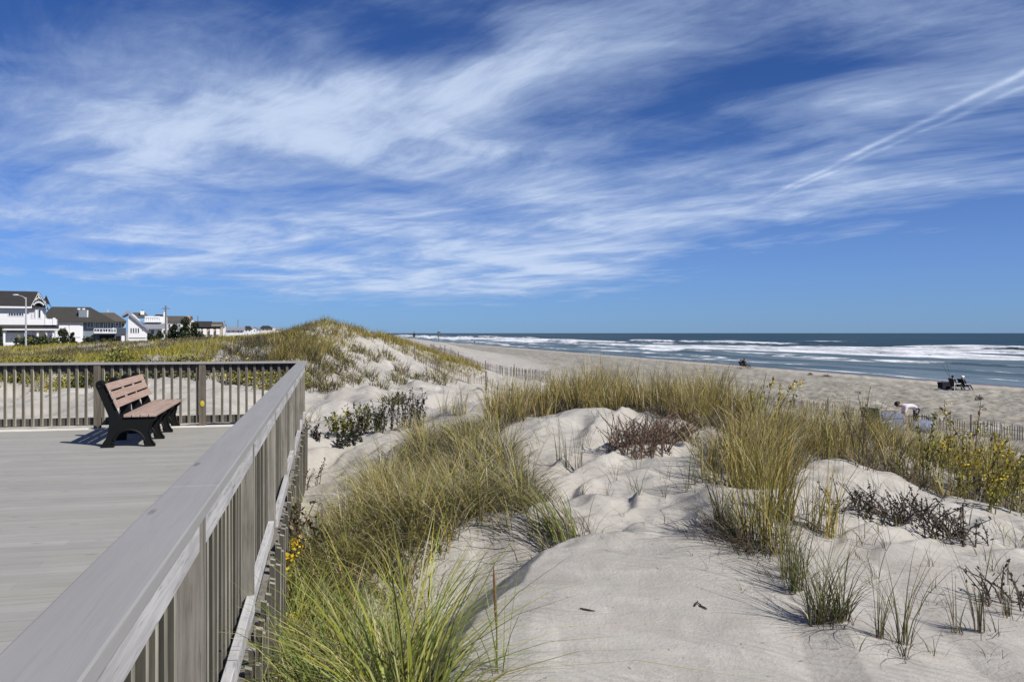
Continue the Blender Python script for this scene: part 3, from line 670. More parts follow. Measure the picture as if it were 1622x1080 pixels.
# reed like seed head at the bottom
x_, y_ = ground_hit(786, 1064); z_ = float(Z(np.array([x_]), np.array([y_]))[0])
e = empty('seed_stalk', (x_, y_, z_), 'single stalk with a brown seed head at the lower edge of the sand', 'seed stalk')
m = MB(); m.tube([(0, 0, -.05), (.004, 0, .25), (0, 0, .36)], [.005, .004, .004], 5, (.2, .2, .07)); m.build('stem', M['grass'], e)
m = MB(); m.tube([(0, 0, .22), (-.004, 0, .30), (-.010, 0, .46), (-.014, 0, .53)], [.003, .007, .0065, .002], 6, (.20, .115, .05)); m.build('seed_head', M['grass'], e)
g = Geo(); tufts(g, np.array([x_]), np.array([y_]), 12, .06, .55, {'green': 2, 'olive': 2}, (R(130), .7), (.1, .8), .006); g.build('blades', M['grass'], e, (x_, y_, z_))
# seaside plants : stems with leaves up their length
def stem_plant(px, py, ns, h, spread, leafmix, stemc, label, name, cat, group=None, lsize=.035, flower=0, lean=0.0, nl=16, lz=.25, fh=.16, sway=.16):
    x_, y_ = ground_hit(px, py); zf = lambda a, b: float(Z(np.array([a]), np.array([b]))[0]); z_ = zf(x_, y_)
    e = empty(name, (x_, y_, z_), label, cat, group); st = MB((x_, y_, z_)); g = Geo(); heads = []; lf = []
    for k in range(ns):
        a = random.uniform(0, 6.28); r = spread*math.sqrt(random.random()); bx0, by0 = x_+r*math.cos(a), y_+r*math.sin(a)*.7
        H = h*random.uniform(.6, 1.1); b0 = zf(bx0, by0)-.03; dx, dy = random.gauss(lean, sway)*H, random.gauss(0, sway)*H
        pts = [Vector((bx0, by0, b0)), Vector((bx0+dx*.3, by0+dy*.3, b0+H*.5)), Vector((bx0+dx, by0+dy, b0+H))]
        st.tube(pts, [.007, .006, .003], 4, stemc)
        for q in range(nl):
            f = lz+(1-lz)*random.random(); p = pts[0].lerp(pts[1], f*2) if f < .5 else pts[1].lerp(pts[2], f*2-1)
            lf.append(np.array(p)+rng.normal(0, lsize*.6, 3))
        if flower and random.random() < .8:
            fl = []; heads.append(fl)
            for q in range(int(80*flower)):
                f = random.random(); p = pts[2]-(pts[2]-pts[1])*f*fh/ max(H*.5, .1); fl.append(np.array(p)+rng.normal(0, .014+.016*f, 3)*(1.3, 1.3, .6))
    st.build('stem', M['stem'], e); leaves(g, np.array(lf), 0, lsize, leafmix, .42, .5); g.build('foliage', M['leaf'], e, (x_, y_, z_))
    for fl in heads: g = Geo(); leaves(g, np.array(fl), 0, .015, {'flower': 1}, .9); g.build('flower', M['leaf'], e, (x_, y_, z_))
    return e
DS = (.07, .055, .045)
stem_plant(553, 692, 26, .55, .42, {'yelgrn': 3, 'shrub': 3, 'dkgrn': 2}, DS, 'dark leaved plant with yellow green tips on the sand near the railing corner', 'seaside_shrub', 'shrub', None, .036, 0, 0, 40, .15, .16, .24)
stem_plant(588, 686, 30, .68, .40, {'shrub': 3, 'dkgrn': 3, 'purp': 2}, DS, 'taller dark green plant in the middle of the row on the sand', 'seaside_shrub', 'shrub', None, .032, 0, 0, 40, .1, .16, .22)
stem_plant(640, 678, 34, .72, .48, {'purp': 4, 'dkgrn': 2, 'grey': 1}, DS, 'upright purplish stems at the right end of the dark plant row', 'seaside_shrub', 'shrub', None, .028, 0, 0, 38, .1, .16, .2)
stem_plant(535, 704, 22, .24, .45, {'dkgrn': 3, 'purp': 2}, DS, 'low dark sprawling plant in front of the yellow green tipped one', 'seaside_shrub', 'shrub', None, .032, 0, 0, 34, .1, .16, .4)
for (px, py, n_, l) in ((1010, 708, 46, 'dense reddish brown dead brush left of centre on the crest sand'), (1055, 702, 40, 'reddish brown dead brush right beside a denser one on the crest sand')):
    e = stem_plant(px, py, n_*2, .40, .40, {'rust': 3, 'brown': 3, 'purp': 2}, (.13, .085, .065), l, 'dead_brush', 'brush', None, .014, 0, .15, 9, .15, .16, .55); g = Geo(); q = np.array(e.location); tufts(g, q[0]+rng.normal(0, .22, 9), q[1]+rng.normal(0, .12, 9), 22, .12, .36, {'rust': 2, 'brown': 3, 'purp': 2, 'straw': 1}, (0, .3), (.3, 1.3), .008); g.build('twigs', M['grass'], e, tuple(q))
for i, (px, py, n_, h_, l) in enumerate(((1345, 812, 9, .30, 'low dark leaved plant furthest left in the row on the right sand'), (1392, 818, 9, .26, 'low dark leaved plant second in the row on the right sand'),
        (1420, 830, 14, .30, 'low dark plant with upright sprigs in the middle of the row on the right sand'), (1478, 838, 15, .30, 'low dark sprawling plant right of the middle one in the row on the sand'), (1528, 858, 13, .30, 'low dark plant at the right front end of the row on the sand'), (1608, 960, 9, .3, 'low dark leafy plant at the right edge of the sand'))):
    stem_plant(px, py, int(n_*1.7), h_*1.05, .26, {'purp': 4, 'dkgrn': 2, 'brown': 1}, DS, l, 'beach_weed', 'weed', None, .020, 0, -.2, 13, .1, .16, .6)
stem_plant(487, 772, 12, .42, .26, {'purp': 3, 'brown': 2, 'dkgrn': 1}, DS, 'dark wiry weed on the sand beside the railing foot', 'beach_weed', 'weed', None, .022, 0, .2, 12, .1)
stem_plant(470, 905, 20, .62, .30, {'brown': 3, 'rust': 2, 'shrub': 2, 'dkgrn': 1}, DS, 'brown leafy weed between the railing and the green grass', 'beach_weed', 'weed', None, .03, 0, 0, 24, .1)
for (px, py, h_, n_, l) in ((437, 985, .62, 4, 'goldenrod with two yellow flower heads against the railing skirting'), (452, 1010, .36, 3, 'short goldenrod below the taller one beside the railing'),
        (1200, 690, .92, 4, 'goldenrod rising from the crest grass left of the big clumps'), (1232, 690, .82, 4, 'goldenrod just right of another on the crest grass'),
        (1492, 772, 1.05, 5, 'goldenrod behind the green feathery weed in the right grass'), (1526, 790, .82, 7, 'large bright goldenrod in the right hand grass'), (1560, 792, .80, 6, 'goldenrod right of the large bright one'),
        (1590, 800, .86, 6, 'goldenrod second from the right edge'), (1612, 812, .62, 6, 'goldenrod at the right edge of the grass'), (1578, 815, .56, 4, 'short goldenrod low in the right edge grass')):
    stem_plant(px, py, n_, h_, .12, {'olive': 2, 'yelgrn': 2}, (.12, .11, .04), l, 'goldenrod', 'goldenrod', 'goldenrods among the grass', .03, .9 if px < 1000 else .20, .12, 22, .2, .22)
stem_plant(1462, 770, 4, .95, .14, {'yelgrn': 3, 'shrub': 2}, (.1, .09, .04), 'tall feathery green weed standing above the right grass', 'tall_weed', 'weed', None, .03, 0, .05, 40, .35)
stem_plant(1545, 775, 2, 1.25, .05, {'yelgrn': 2, 'rust': 2}, (.09, .06, .045), 'tallest dark stalk with a nodding leafy top above the right grass', 'tall_weed', 'weed', None, .035, 0, -.25, 26, .6)
for (px, py, hh) in ((1352, 735, 1.0), (1372, 740, .95)):
    stem_plant(px, py, 3, hh, .08, {'brown': 2, 'purp': 2}, DS, 'dark seedy stalks %s behind the golden grass' % ('leftmost' if px < 1360 else 'rightmost'), 'tall_weed', 'weed', None, .02, 0, 0, 20, .5)
# wisps of grass and litter on the open sand
for px, py in ((1128,905),(1170,935),(1105,880),(1380,900),(1460,905),(1500,960),(1575,905),(1350,1030),(1480,1040),(1590,1040),(985,820),(1060,755),(955,740),(1130,800),(1290,880),(1560,1040)):
    clump(px+random.uniform(-6, 6), py, random.uniform(.18, .34), 5, .05, DK, 'tiny wisp of a few thin blades lying low on the bare sand', (.5, 1.5), .003, (math.pi, .5), None, 'grass wisp', 'grass_wisp', 'tiny grass wisps on the bare sand')
g = Geo(); x, y = scatter([(1.9,8.6),(2.3,6.3),(2.6,5.0),(4.2,5.6),(6.3,8.6),(5.0,9.4),(3.4,9.6)], 60); tufts(g, x, y, 7, .07, rng.uniform(.16, .55, 60), {'shrub': 2, 'brown': 2, 'purp': 1}, (math.pi, .5), (.2, 1.3), .0055, {'olive': 3, 'straw': 1}, .5, tipmix=.8)
x, y = scatter([(-.1,12.6),(.3,10.5),(1.2,8.4),(2.1,9.2),(2.5,11.2),(1.2,12.8)], 34); tufts(g, x, y, 6, .06, rng.uniform(.14, .45, 34), {'shrub': 2, 'brown': 2, 'purp': 1}, (math.pi, .4), (.2, 1.2), .0055, {'olive': 2, 'straw': 2}, .5, tipmix=.8)
stuff(g, 'sparse_grass', 'thin single grass shoots scattered over the open dune sand')
xx, yy = scatter([(-.2,4.2),(2.6,3.4),(5.5,7.5),(3.0,9.5),(.6,11.5),(.4,7.2)], 420); g = Geo()
cc = np.stack([xx, yy, Z(xx, yy)+.004], -1); d1 = np.stack([rng.normal(0, 1, 420), rng.normal(0, 1, 420), rng.normal(0, .12, 420)], -1); d1 /= np.linalg.norm(d1, axis=1)[:,None]; d2 = np.cross(d1, (0, 0, 1.0)); s1 = rng.gamma(1.4, .010, (420, 1))
g.add(np.stack([cc-d1*s1, cc+d2*.0022, cc+d1*s1, cc-d2*.0022], 1).reshape(-1, 3), np.arange(4*420).reshape(420, 4), np.repeat(pick({'brown': 3, 'purp': 3, 'straw': 2}, 420), 4, 0))
stuff(g, 'dune_litter', 'broken bits of stem and straw strewn over the near sand')
# bits of stick lying about
def stick(px, py, L, az, label):
    x_, y_ = ground_hit(px, py); m = MB((x_, y_, 0)); pts = []
    for k in range(5):
        a, b = x_+math.cos(az)*L*(k/4-.5)+random.uniform(-.006, .006), y_+math.sin(az)*L*(k/4-.5)+random.uniform(-.006, .006); pts.append((a, b, float(Z(np.array([a]), np.array([b]))[0])+.008))
    m.tube(pts, [.004, .006, .006, .005, .003], 5, (.05, .035, .025)); o = m.build('stick', M['stem']); o.location = (x_, y_, 0); tag(o, label, 'stick')
stick(930, 967, .10, -.5, 'short dark stick lying on the smooth foreground sand')
stick(1103, 957, .10, 1.2, 'thin dark twig standing out on the sand left of the fan clump')
stick(1112, 962, .12, 1.9, 'second thin bent twig touching the first one on the sand')

# ------------------------------------------------------------------ houses far behind the scrub, each facing the beach access
class House:
    """shell measured in photo pixels at one distance, built at its real size"""
    def __init__(s, px0, base_py, d, label, name='beach_house', cat='house', rz=0):
        s.d = d; s.k = d/FPX; s.x0 = (px0-811)*s.k; va = math.atan((811-px0)/FPX); rz = rz or va-R(3.5); s.kx = s.k*math.cos(va)/math.cos(R(3.5)); z = float(Z(np.array([s.x0]), np.array([d]))[0])
        s.z0 = CZ-(base_py-HZ)*s.k; s.px0 = px0; s.e = empty(name, (s.x0, d, s.z0), label, cat, None, rz); s.base = base_py; s.gz = z-s.z0-.5
    def X(s, px): return (px-s.px0)*s.kx
    def H(s, py): return (s.base-py)*s.k
    def box(s, name, mat, px0, px1, py0, py1, y0, y1, parent=None, ground=False, bevel=0):
        m = MB(); m.box(s.X(px0), s.X(px1), y0, y1, min(s.gz, 0) if ground else s.H(py1), s.H(py0)); return m.build(name, M[mat], parent or s.e)
    def window(s, px0, px1, py0, py1, y, mat='white', bars=1):
        fr = MB(); a, b, c, d_ = s.X(px0), s.X(px1), s.H(py1), s.H(py0); w = .10
        fr.box(a, b, y-.06, y-.003, c, c+w).box(a, b, y-.06, y-.003, d_-w, d_).box(a, a+w, y-.06, y-.003, c+w, d_-w).box(b-w, b, y-.06, y-.003, c+w, d_-w)
        for i in range(1, bars+1):
            xm = a+(b-a)*i/(bars+1); fr.box(xm-.035, xm+.035, y-.05, y-.003, c+w, d_-w)
        o = fr.build('window', M[mat], s.e); p = MB(); p.box(a+.02, b-.02, y-.022, y-.002, c+.02, d_-.02); p.build('pane', M['glass'], o); return o
    def gable_x(s, name, mat, px0, px1, py_r, py_e, y0, y1, over=.3, th=.22, ends=None):   # ridge along x
        m = MB(); a, b = s.X(px0), s.X(px1); zr, ze = s.H(py_r), s.H(py_e); ym = (y0+y1)/2
        m.prism([(y0-over, ze), (ym, zr), (y1+over, ze), (y1+over, ze-th), (ym, zr-th*1.2), (y0-over, ze-th)], a, b, 'yz'); o = m.build(name, M[mat], s.e)
        if ends:
            e = MB()
            for xx in (a+.25, b-.45): e.prism([(y0, ze-th), (ym, zr-th*1.3), (y1, ze-th)], xx, xx+.2, 'yz')
            e.build('gable_end', M[ends], s.e)
        return o
    def gable_y(s, name, mat, pxl, pxr, px_r, py_r, pyl, pyr, y0, y1, th=.22, wall=None):   # ridge runs away from the viewer
        m = MB(); a, b, c = s.X(pxl), s.X(px_r), s.X(pxr)
        m.prism([(a, s.H(pyl)), (b, s.H(py_r)), (c, s.H(pyr)), (c, s.H(pyr)-th), (b, s.H(py_r)-th*1.3), (a, s.H(pyl)-th)], y0-.35, y1+.3, 'xz'); o = m.build(name, M[mat], s.e)
        return o
    def hip(s, name, mat, px0, px1, rx0, rx1, py_r, py_e, y0, y1, over=.4):
        m = MB(); a, b, r0, r1 = s.X(px0), s.X(px1), s.X(rx0), s.X(rx1); ze, zr = s.H(py_e), s.H(py_r); ym = (y0+y1)/2; y0 -= over; y1 += over
        m.add([(a,y0,ze),(b,y0,ze),(b,y1,ze),(a,y1,ze),(r0,ym,zr),(r1,ym,zr),(a,y0,ze-.22),(b,y0,ze-.22),(b,y1,ze-.22),(a,y1,ze-.22)],
              [(0,1,5,4),(1,2,5),(2,3,4,5),(3,0,4),(6,7,1,0),(7,8,2,1),(8,9,3,2),(9,6,0,3),(9,8,7,6)]); return m.build(name, M[mat], s.e)
    def rail(s, name, mat, px0, px1, py0, py1, y, solid=False):
        m = MB(); a, b, c, d_ = s.X(px0), s.X(px1), s.H(py1), s.H(py0)
        m.box(a, b, y-.06, y, d_-.12, d_); m.box(a, b, y-.05, y-.01, c, c+.1)
        n_ = int((b-a)/.45)
        for i in range(n_+1): m.box(a+(b-a)*i/max(n_,1)-.04, a+(b-a)*i/max(n_,1)+.04, y-.05, y-.01, c+.1, d_-.12)
        return m.build(name, M[mat], s.e)
# 1: big white house at the left edge
h = House(20, 552, 130, 'large white house with charcoal roof and ornate gable at the left edge')
h.box('wall', 'white', 7, 87, 519.5, 552, 0, 9, ground=True)
h.box('upper_wall', 'white', -60, 71, 486, 517, .6, 8.5)
h.box('side_wing', 'white', -60, 5, 517.2, 552, 1.5, 8.5, ground=True)
m = MB(); m.prism([(-1.9, h.H(521)), (.62, h.H(514.2)), (.62, h.H(516.5)), (-1.9, h.H(521)-.28)], h.X(-50), h.X(95), 'yz'); m.build('porch_roof', M['roofdark'], h.e)
m = MB(); m.box(h.X(-50), h.X(95), -1.98, -1.905, h.H(523), h.H(520.8)); m.build('gutter', M['white'], h.e)
m = MB(); m.box(h.X(44), h.X(89.5), -.7, -.55, h.H(514.5), h.H(504.8)); m.box(h.X(85), h.X(89.5), -.8, -.701, h.H(514.5), h.H(503)); m.box(h.X(72), h.X(76), -.8, -.701, h.H(514.5), h.H(503.5)); m.box(h.X(89.5)+.002, h.X(89.5)+.15, -.55, 6, h.H(514.5), h.H(504.8)); m.build('balcony', M['white'], h.e)
h.gable_x('roof', 'roofdark', -70, 58, 459, 485, .3, 8.8, .5)
m = MB(); m.box(h.X(-60), h.X(51), -.30, -.202, h.H(488), h.H(485.3)); m.build('eave_board', M['white'], h.e)
# ornate cross gable
m = MB(); a, b, c = h.X(49), h.X(60), h.X(76)
m.prism([(h.X(51), h.H(484)), (h.X(62), h.H(463)), (h.X(73), h.H(484))], .25, 5.0); m.build('gable_end', M['cream'], h.e)
h.gable_y('roof', 'roofdark', 48, 76, 62, 461.5, 487, 487, .1, 5.2, .3)
m = MB()
for x0, x1, z0, z1 in ((48.5, 61.5, 488, 464.5), (62.5, 75.5, 464.5, 488)):
    p, q = (h.X(x0), h.H(z0)), (h.X(x1), h.H(z1)); m.prism([p, q, (q[0], q[1]+.18), (p[0], p[1]+.18)], -.36, -.252)
m.tube([(h.X(56)+.0, -.2, h.H(474)), (h.X(62), -.2, h.H(471)), (h.X(68), -.2, h.H(474))], .09, 5); m.tube([(h.X(62), -.2, h.H(471)), (h.X(62), -.2, h.H(464))], .09, 5)
for i in range(7): m.ball((h.X(54+2.6*i), -.2, h.H(478+(i-3)**2*.45)), .16, 6, 4)
m.build('gable_trim', M['white'], h.e)
m = MB(); m.prism([(h.X(62)+1.0*math.cos(q), h.H(486)+1.0*math.sin(q)) for q in np.linspace(0, math.pi, 9)], .15, .249); m.build('arched_recess', M['dark'], h.e)
m = MB(); m.prism([(h.X(66), h.H(479)), (h.X(72), h.H(466)), (h.X(78), h.H(479))], 5.4, 7.4); m.build('gable_end', M['white'], h.e)
h.gable_y('roof', 'roofdark', 64.5, 79, 72, 464.8, 481, 481, 5.3, 7.6, .25)
for a, b in ((49, 51.5), (53.5, 56.5), (60, 65)): h.window(a, b+.6, 489, 504, .6, 'white', 0)
h.window(12, 38, 495, 501, .6, 'white', 5)
for a, b, mt in ((12, 38, 'white'), (46, 59, 'lilac'), (63, 73, 'lilac'), (76, 84, 'lilac')): h.box('shutter_panel', mt, a, b, 527, 550 if a > 40 else 541, -.08, -.003)
h.box('lintel', 'bluegrey', 11, 39, 524, 526.8, -.06, -.003)
m = MB()
for px in (8, 41.5, 61, 74.5, 86): m.box(h.X(px)-.14, h.X(px)+.14, -1.5, -1.22, h.gz, h.H(523.1))
m.build('porch_column', M['white'], h.e)
# 2: olive roofed house with blue grey wing
h = House(90, 548, 160, 'wide house with olive brown roof and blue grey wing and white balcony doors')
h.box('wall', 'white', 86, 132, 510, 548, 0, 12, ground=True); h.box('wing_wall', 'bluegrey', 132.02, 203, 508, 548, 1.0, 11, ground=True)
h.hip('roof', 'roofolive', 62, 186, 78, 142, 484.5, 508.8, 0, 12, .7); h.hip('roof', 'roofbrown', 130, 204, 146, 183, 493.5, 507.5, .6, 9, .8)
h.box('dormer', 'bluegrey', 124.5, 138, 490.5, 504, 1.2, 4); h.box('dormer', 'white', 138.05, 140, 490.5, 504, 1.2, 4)
m = MB()
for px in (123, 131): m.tube([(h.X(px), 5, h.H(490)), (h.X(px), 5, h.H(486.8))], .35, 8)
m.build('vent_pipe', M['white'], h.e)
for a, b in ((92, 108.5), (110, 128)): h.box('shutter_panel', 'white', a, b, 514, 534, -.12, -.003)
h.window(138, 149, 509.5, 519, 1.0, 'white', 1); h.window(151, 158.5, 509.5, 526.5, 1.0, 'white', 1); h.window(165, 172.5, 509.5, 526.5, 1.0, 'white', 1); h.window(177, 183, 510, 520, 1.0, 'white', 0); h.window(185, 191, 510, 517, 1.0, 'white', 0); h.window(195, 202, 510, 518, 1.0, 'white', 0)
m = MB(); m.box(h.X(150), h.X(187), -.6, 1.0-.08, h.H(528), h.H(527)); m.build('balcony', M['white'], h.e)
h.rail('balcony_rail', 'white', 150, 187, 520, 527, -.55)
h.box('lower_cladding', 'navy', 187.2, 203.2, 519.5, 530, .85, .997); h.box('lower_cladding', 'navy', 146, 203.2, 530.2, 548, .80, .997, ground=False); h.box('garage_opening', 'dark', 159, 184, 531, 547.5, .74, .797); h.box('garage_opening', 'dark', 186.5, 194, 532.5, 540, .74, .797); h.box('door', 'lilac', 195.5, 201, 532, 545, .74, .797)
h.box('chimney', 'metal', 171, 174, 488, 495, 5, 5.6)
# 3: white gable house
h = House(203, 544, 200, 'white gabled house with four dark windows and a roof deck')
m = MB(); m.prism([(h.X(203), h.gz), (h.X(203), h.H(505)), (h.X(209), h.H(497)), (h.X(233), h.H(520)), (h.X(233), h.gz)], 0, 9); m.build('wall', M['white'], h.e)
h.gable_y('roof', 'roofgrey', 193, 236, 202, 492.5, 499, 521, -.3, 9, .5)
h.box('rear_block', 'white', 228, 264, 500.5, 540, 4, 14, ground=True); h.hip('roof', 'roofbrown', 200, 232, 206, 226, 492.8, 500.5, 9.5, 18, .4)
h.box('chimney', 'white', 219, 225, 490.5, 497, 10, 12); h.box('chimney_cap', 'dark', 220.5, 223.5, 489, 490.4, 10.5, 11.5)
h.rail('deck_rail', 'white', 229, 254, 500, 508.5, 3.6); h.box('deck_slab', 'white', 228, 256, 508.6, 510, 2.6, 3.98)
m = MB(); m.prism([(-.5, h.H(519.8)), (3.9, h.H(511.5)), (3.9, h.H(512.5)), (-.5, h.H(521))], h.X(227), h.X(262), 'yz'); m.build('porch_roof', M['roofgrey'], h.e)
for i in range(4): h.window(206+i*3.9, 209.4+i*3.9, 519, 528, 0, 'white', 0)
h.box('sill_band', 'dark', 204, 231, 535, 536, -.08, -.003)
for a, b in ((238, 244), (249, 254), (258, 262)): h.window(a, b, 522, 530, 4.0, 'white', 0)
# 4-8: smaller ones fading along the shore
h = House(264, 545, 235, 'beige house with a long brown roof behind the utility pole')
h.box('wall', 'cream', 262, 306, 506.5, 545, 0, 11, ground=True); h.gable_x('roof', 'roofbrown', 261, 304, 499.8, 507.5, 0, 11, .8); h.box('chimney', 'tan', 296, 301, 499, 508, 2, 3.2)
for a in (266, 274, 282, 291): h.window(a, a+4.5, 513, 520, 0, 'white', 0)
h.box('lower_wall', 'white', 270, 300, 520, 545, -1.6, -.003, ground=True); h.box('garage_opening', 'dark', 286, 296, 527, 540, -1.68, -1.603); h.gable_x('porch_roof', 'roofgrey', 269, 301, 517.5, 520, -1.8, -.2, .2)
h = House(303, 538, 280, 'brown roofed house with pale posts furthest right of the large houses')
h.box('wall', 'tan', 303, 352, 514.5, 538, 0, 12, ground=True); h.gable_x('roof', 'roofdark', 302, 335, 508.3, 515, 0, 12, .8); h.gable_x('roof', 'roofbrown', 333.2, 353, 509.3, 516, .5, 11, .8)
h.box('shade_opening', 'dark', 305, 350, 518, 521, -.1, -.003)
for a in (305, 313, 322, 333, 343): h.box('porch_panel', 'white', a, a+5.5, 520.8, 530, -1.2, -.5)
h = House(352, 533, 360, 'long low white house with a blue grey roof')
h.box('wall', 'white', 351, 387, 522, 533, 0, 12, ground=True); h.gable_x('roof', 'roofgrey', 350, 388, 517.8, 522.4, 0, 12, 1)
for a in (355, 361, 368, 376, 381): h.window(a, a+3, 523.5, 526, 0, 'white', 0)
h = House(386, 531, 420, 'small white house with dark hipped roof left of the last one')
h.box('wall', 'white', 386, 411, 521, 531, 0, 12, ground=True); h.hip('roof', 'roofdark', 384, 399, 388, 395, 516.2, 521.2, 0, 10, .6); h.gable_y('roof', 'roofgrey', 397.5, 412, 404, 516.8, 521.5, 521.5, 0, 11, .5, None)
m = MB(); m.prism([(h.X(398), h.H(521.2)), (h.X(404), h.H(517.6)), (h.X(411), h.H(521.2))], .1, .5); m.build('gable_end', M['white'], h.e)
for a in (389, 394, 402, 406): h.window(a, a+2.4, 522.3, 525, 0, 'white', 0)
h = House(412, 530, 480, 'last cream house in the row with a dark roof just left of the grassy hill')
h.box('wall', 'cream', 413, 435, 519.8, 530, 0, 14, ground=True); h.hip('roof', 'roofdark', 411, 432, 415, 425, 515.6, 520, 0, 14, .8)
for a in (416, 422, 429): h.window(a, a+2.5, 521, 523.5, 0, 'white', 0)

h = House(340, 536, 320, 'small grey house with pale wall peeping between the brown roofed and the long white one')
h.box('wall', 'white', 338, 356, 516, 536, 0, 9, ground=True); h.gable_x('roof', 'roofgrey', 337, 357, 511.5, 516.5, 0, 9, .6)
for a in (341, 346, 351): h.window(a, a+3, 518, 521.5, 0, 'white', 0)
h = House(248, 541, 260, 'tall narrow white house rising behind the roof deck left of the utility pole')
h.box('wall', 'cream', 240, 262, 503, 541, 0, 9, ground=True); h.hip('roof', 'roofdark', 238, 264, 246, 256, 497.5, 503.4, 0, 9, .5)
for a in (243, 250, 256): h.window(a, a+3.4, 505, 509.5, 0, 'white', 0)
h = House(440, 529, 560, 'tiny farthest roof showing beside the grassy hill')
h.box('wall', 'white', 434, 446, 521.5, 529, 0, 10, ground=True); h.gable_x('roof', 'roofgrey', 433, 447, 518.3, 521.8, 0, 10, .6)
# ------------------------------------------------------------------ lamp and poles
def gz(x, y): return float(Z(np.array([x]), np.array([y]))[0])
d_ = 104; k = d_/FPX; x_ = (41-811)*k; z_ = gz(x_, d_)
e = empty('street_lamp', (x_, d_, z_), 'tall grey street lamp with a curved arm in front of the white house', 'street lamp')
top = CZ+(HZ-471)*k-z_
m = MB(); m.tube([(0,0,-.2),(0,0,top*.5),(0,0,top)], [.12,.10,.075], 8); m.build('pole', M['metal'], e)
m = MB(); m.tube([(0,0,top-.25),(-.25,0,top+.02),(-.6,0,top+.18),(-1.0,0,top+.28)], [.055,.05,.045,.04], 6); m.build('arm', M['metal'], e)
m = MB(); m.ball((-1.3,0,top+.31), (.42,.16,.09), 10, 6); m.build('lamp_head', M['white'], e, 0, True)
def upole(px, py_top, d, label, w=.14, arms=True, extra=False):
    k = d/FPX; x_ = (px-811)*k; z_ = gz(x_, d); h_ = CZ+(HZ-py_top)*k-z_
    e = empty('utility_pole', (x_, d, z_), label, 'utility pole', 'utility poles along the road')
    m = MB(); m.tube([(0,0,-.3),(0,0,h_)], [w*1.2, w*.85], 8); m.build('pole', M['pole'], e)
    if arms: m = MB(); m.box(-1.1, 1.1, -.07, .07, h_-.75, h_-.6); m.build('crossarm', M['pole'], e)
    if extra:
        m = MB(); m.tube([(-.38,-.05,h_-2.5),(-.38,-.05,h_-1.5)], .28, 10); m.build('transformer', M['white'], e)
        m = MB()
        for q in (-1, 0, 1): m.tube([(q, 0, h_-.598), (q, 0, h_-.38)], .05, 6)
        m.build('insulator', M['white'], e)
upole(262.5, 484, 190, 'tall utility pole with a white transformer between the white and beige houses', .20, True, True)
upole(313.5, 500, 300, 'thin pole standing behind the brown roofed house', .16, False)
upole(355.5, 508, 380, 'thin distant pole at the left end of the long low white house', .18, False)
upole(377, 506, 390, 'thin distant pole above the right end of the long low white house', .18, False)
# ------------------------------------------------------------------ dark evergreen shrubs and trees by the houses
def conifer(px, base_py, d, w_px, h_px, label, mix={'dkgrn': 5, 'shrub': .7}, name='evergreen_shrub', cat='shrub', n_=2600, nb=9):
    w_px *= 1.25; h_px *= 1.15; nb = int(nb*1.4)
    k = d/FPX; x_ = (px-811)*k; z_ = gz(x_, d); H = h_px*k+max(0, CZ-(base_py-HZ)*k-z_); Wd = w_px*k
    e = empty(name, (x_, d, z_), label, cat, 'dark evergreens by the houses')
    m = MB(); m.tube([(0,0,-.2),(.03*H,0,H*.4),(-.02*H,0,H*.8)], [.045*H,.03*H,.01*H], 6)
    cs = []
    for i in range(nb):
        a = random.uniform(0, 6.28); f = random.uniform(.12, .92); r = Wd*.36*(1-.55*f)*random.uniform(.4, 1.1)
        c = (r*math.cos(a), r*.8*math.sin(a), H*f); cs.append((c, Wd*random.uniform(.13, .24)*(1.15-.5*f))); m.tube([(0,0,H*f*.55), c], [.018*H, .006*H], 4)
    m.build('trunk', M['pole'], e)
    g = Geo(); per = n_//nb; pts = []
    for c, r in cs:
        q = rng.normal(0, 1, (per, 3)); q /= np.linalg.norm(q, axis=1)[:,None]; pts.append(np.array(c)+q*r*rng.uniform(.35, 1.15, (per, 1))*(1, .9, 1.1))
    pts = np.concatenate(pts); pts = pts[pts[:,2] > .05]
    leaves(g, pts, 0, max(.12, Wd*.05), mix, .55); g.build('crown', M['leaf'], e)
conifer(-4, 556, 118, 22, 34, 'dark evergreen at the very left edge before the white house', nb=8)
conifer(101, 551, 138, 20, 28, 'dark bushy evergreen filling the gap right of the large white house', nb=12)
conifer(116, 550, 140, 14, 21, 'smaller dark evergreen right of the bushy one', nb=9)
conifer(87, 556, 126, 16, 9, 'low dark shrub at the foot of the large white house', nb=7, n_=700)
conifer(140, 549, 148, 26, 11, 'low dark shrub before the blue grey wing', nb=9, n_=900)
conifer(172, 550, 150, 30, 9, 'long low green shrub below the garage openings', {'dkgrn': 3, 'shrub': 2}, nb=9, n_=900)
conifer(55, 558, 122, 60, 8, 'long low dark hedge before the large white house', {'dkgrn': 3, 'shrub': 2}, nb=14, n_=1300)
conifer(240, 545, 170, 17, 17, 'dark shrub left of the tall utility pole', nb=8)
conifer(252, 545, 172, 16, 22, 'taller dark shrub touching the tall utility pole', nb=8)
conifer(276, 548, 150, 22, 24, 'dark shrub just right of the tall utility pole', nb=9)
conifer(291, 548, 148, 24, 33, 'tallest dark evergreen before the beige house', nb=12)
conifer(309, 548, 150, 22, 25, 'broad dark shrub at the right end of the evergreens', nb=10)
conifer(468, 545, 60, 6, 7, 'small dark round bush on the grassy flat near the hill', {'purp': 3, 'dkgrn': 2}, nb=5, n_=500)

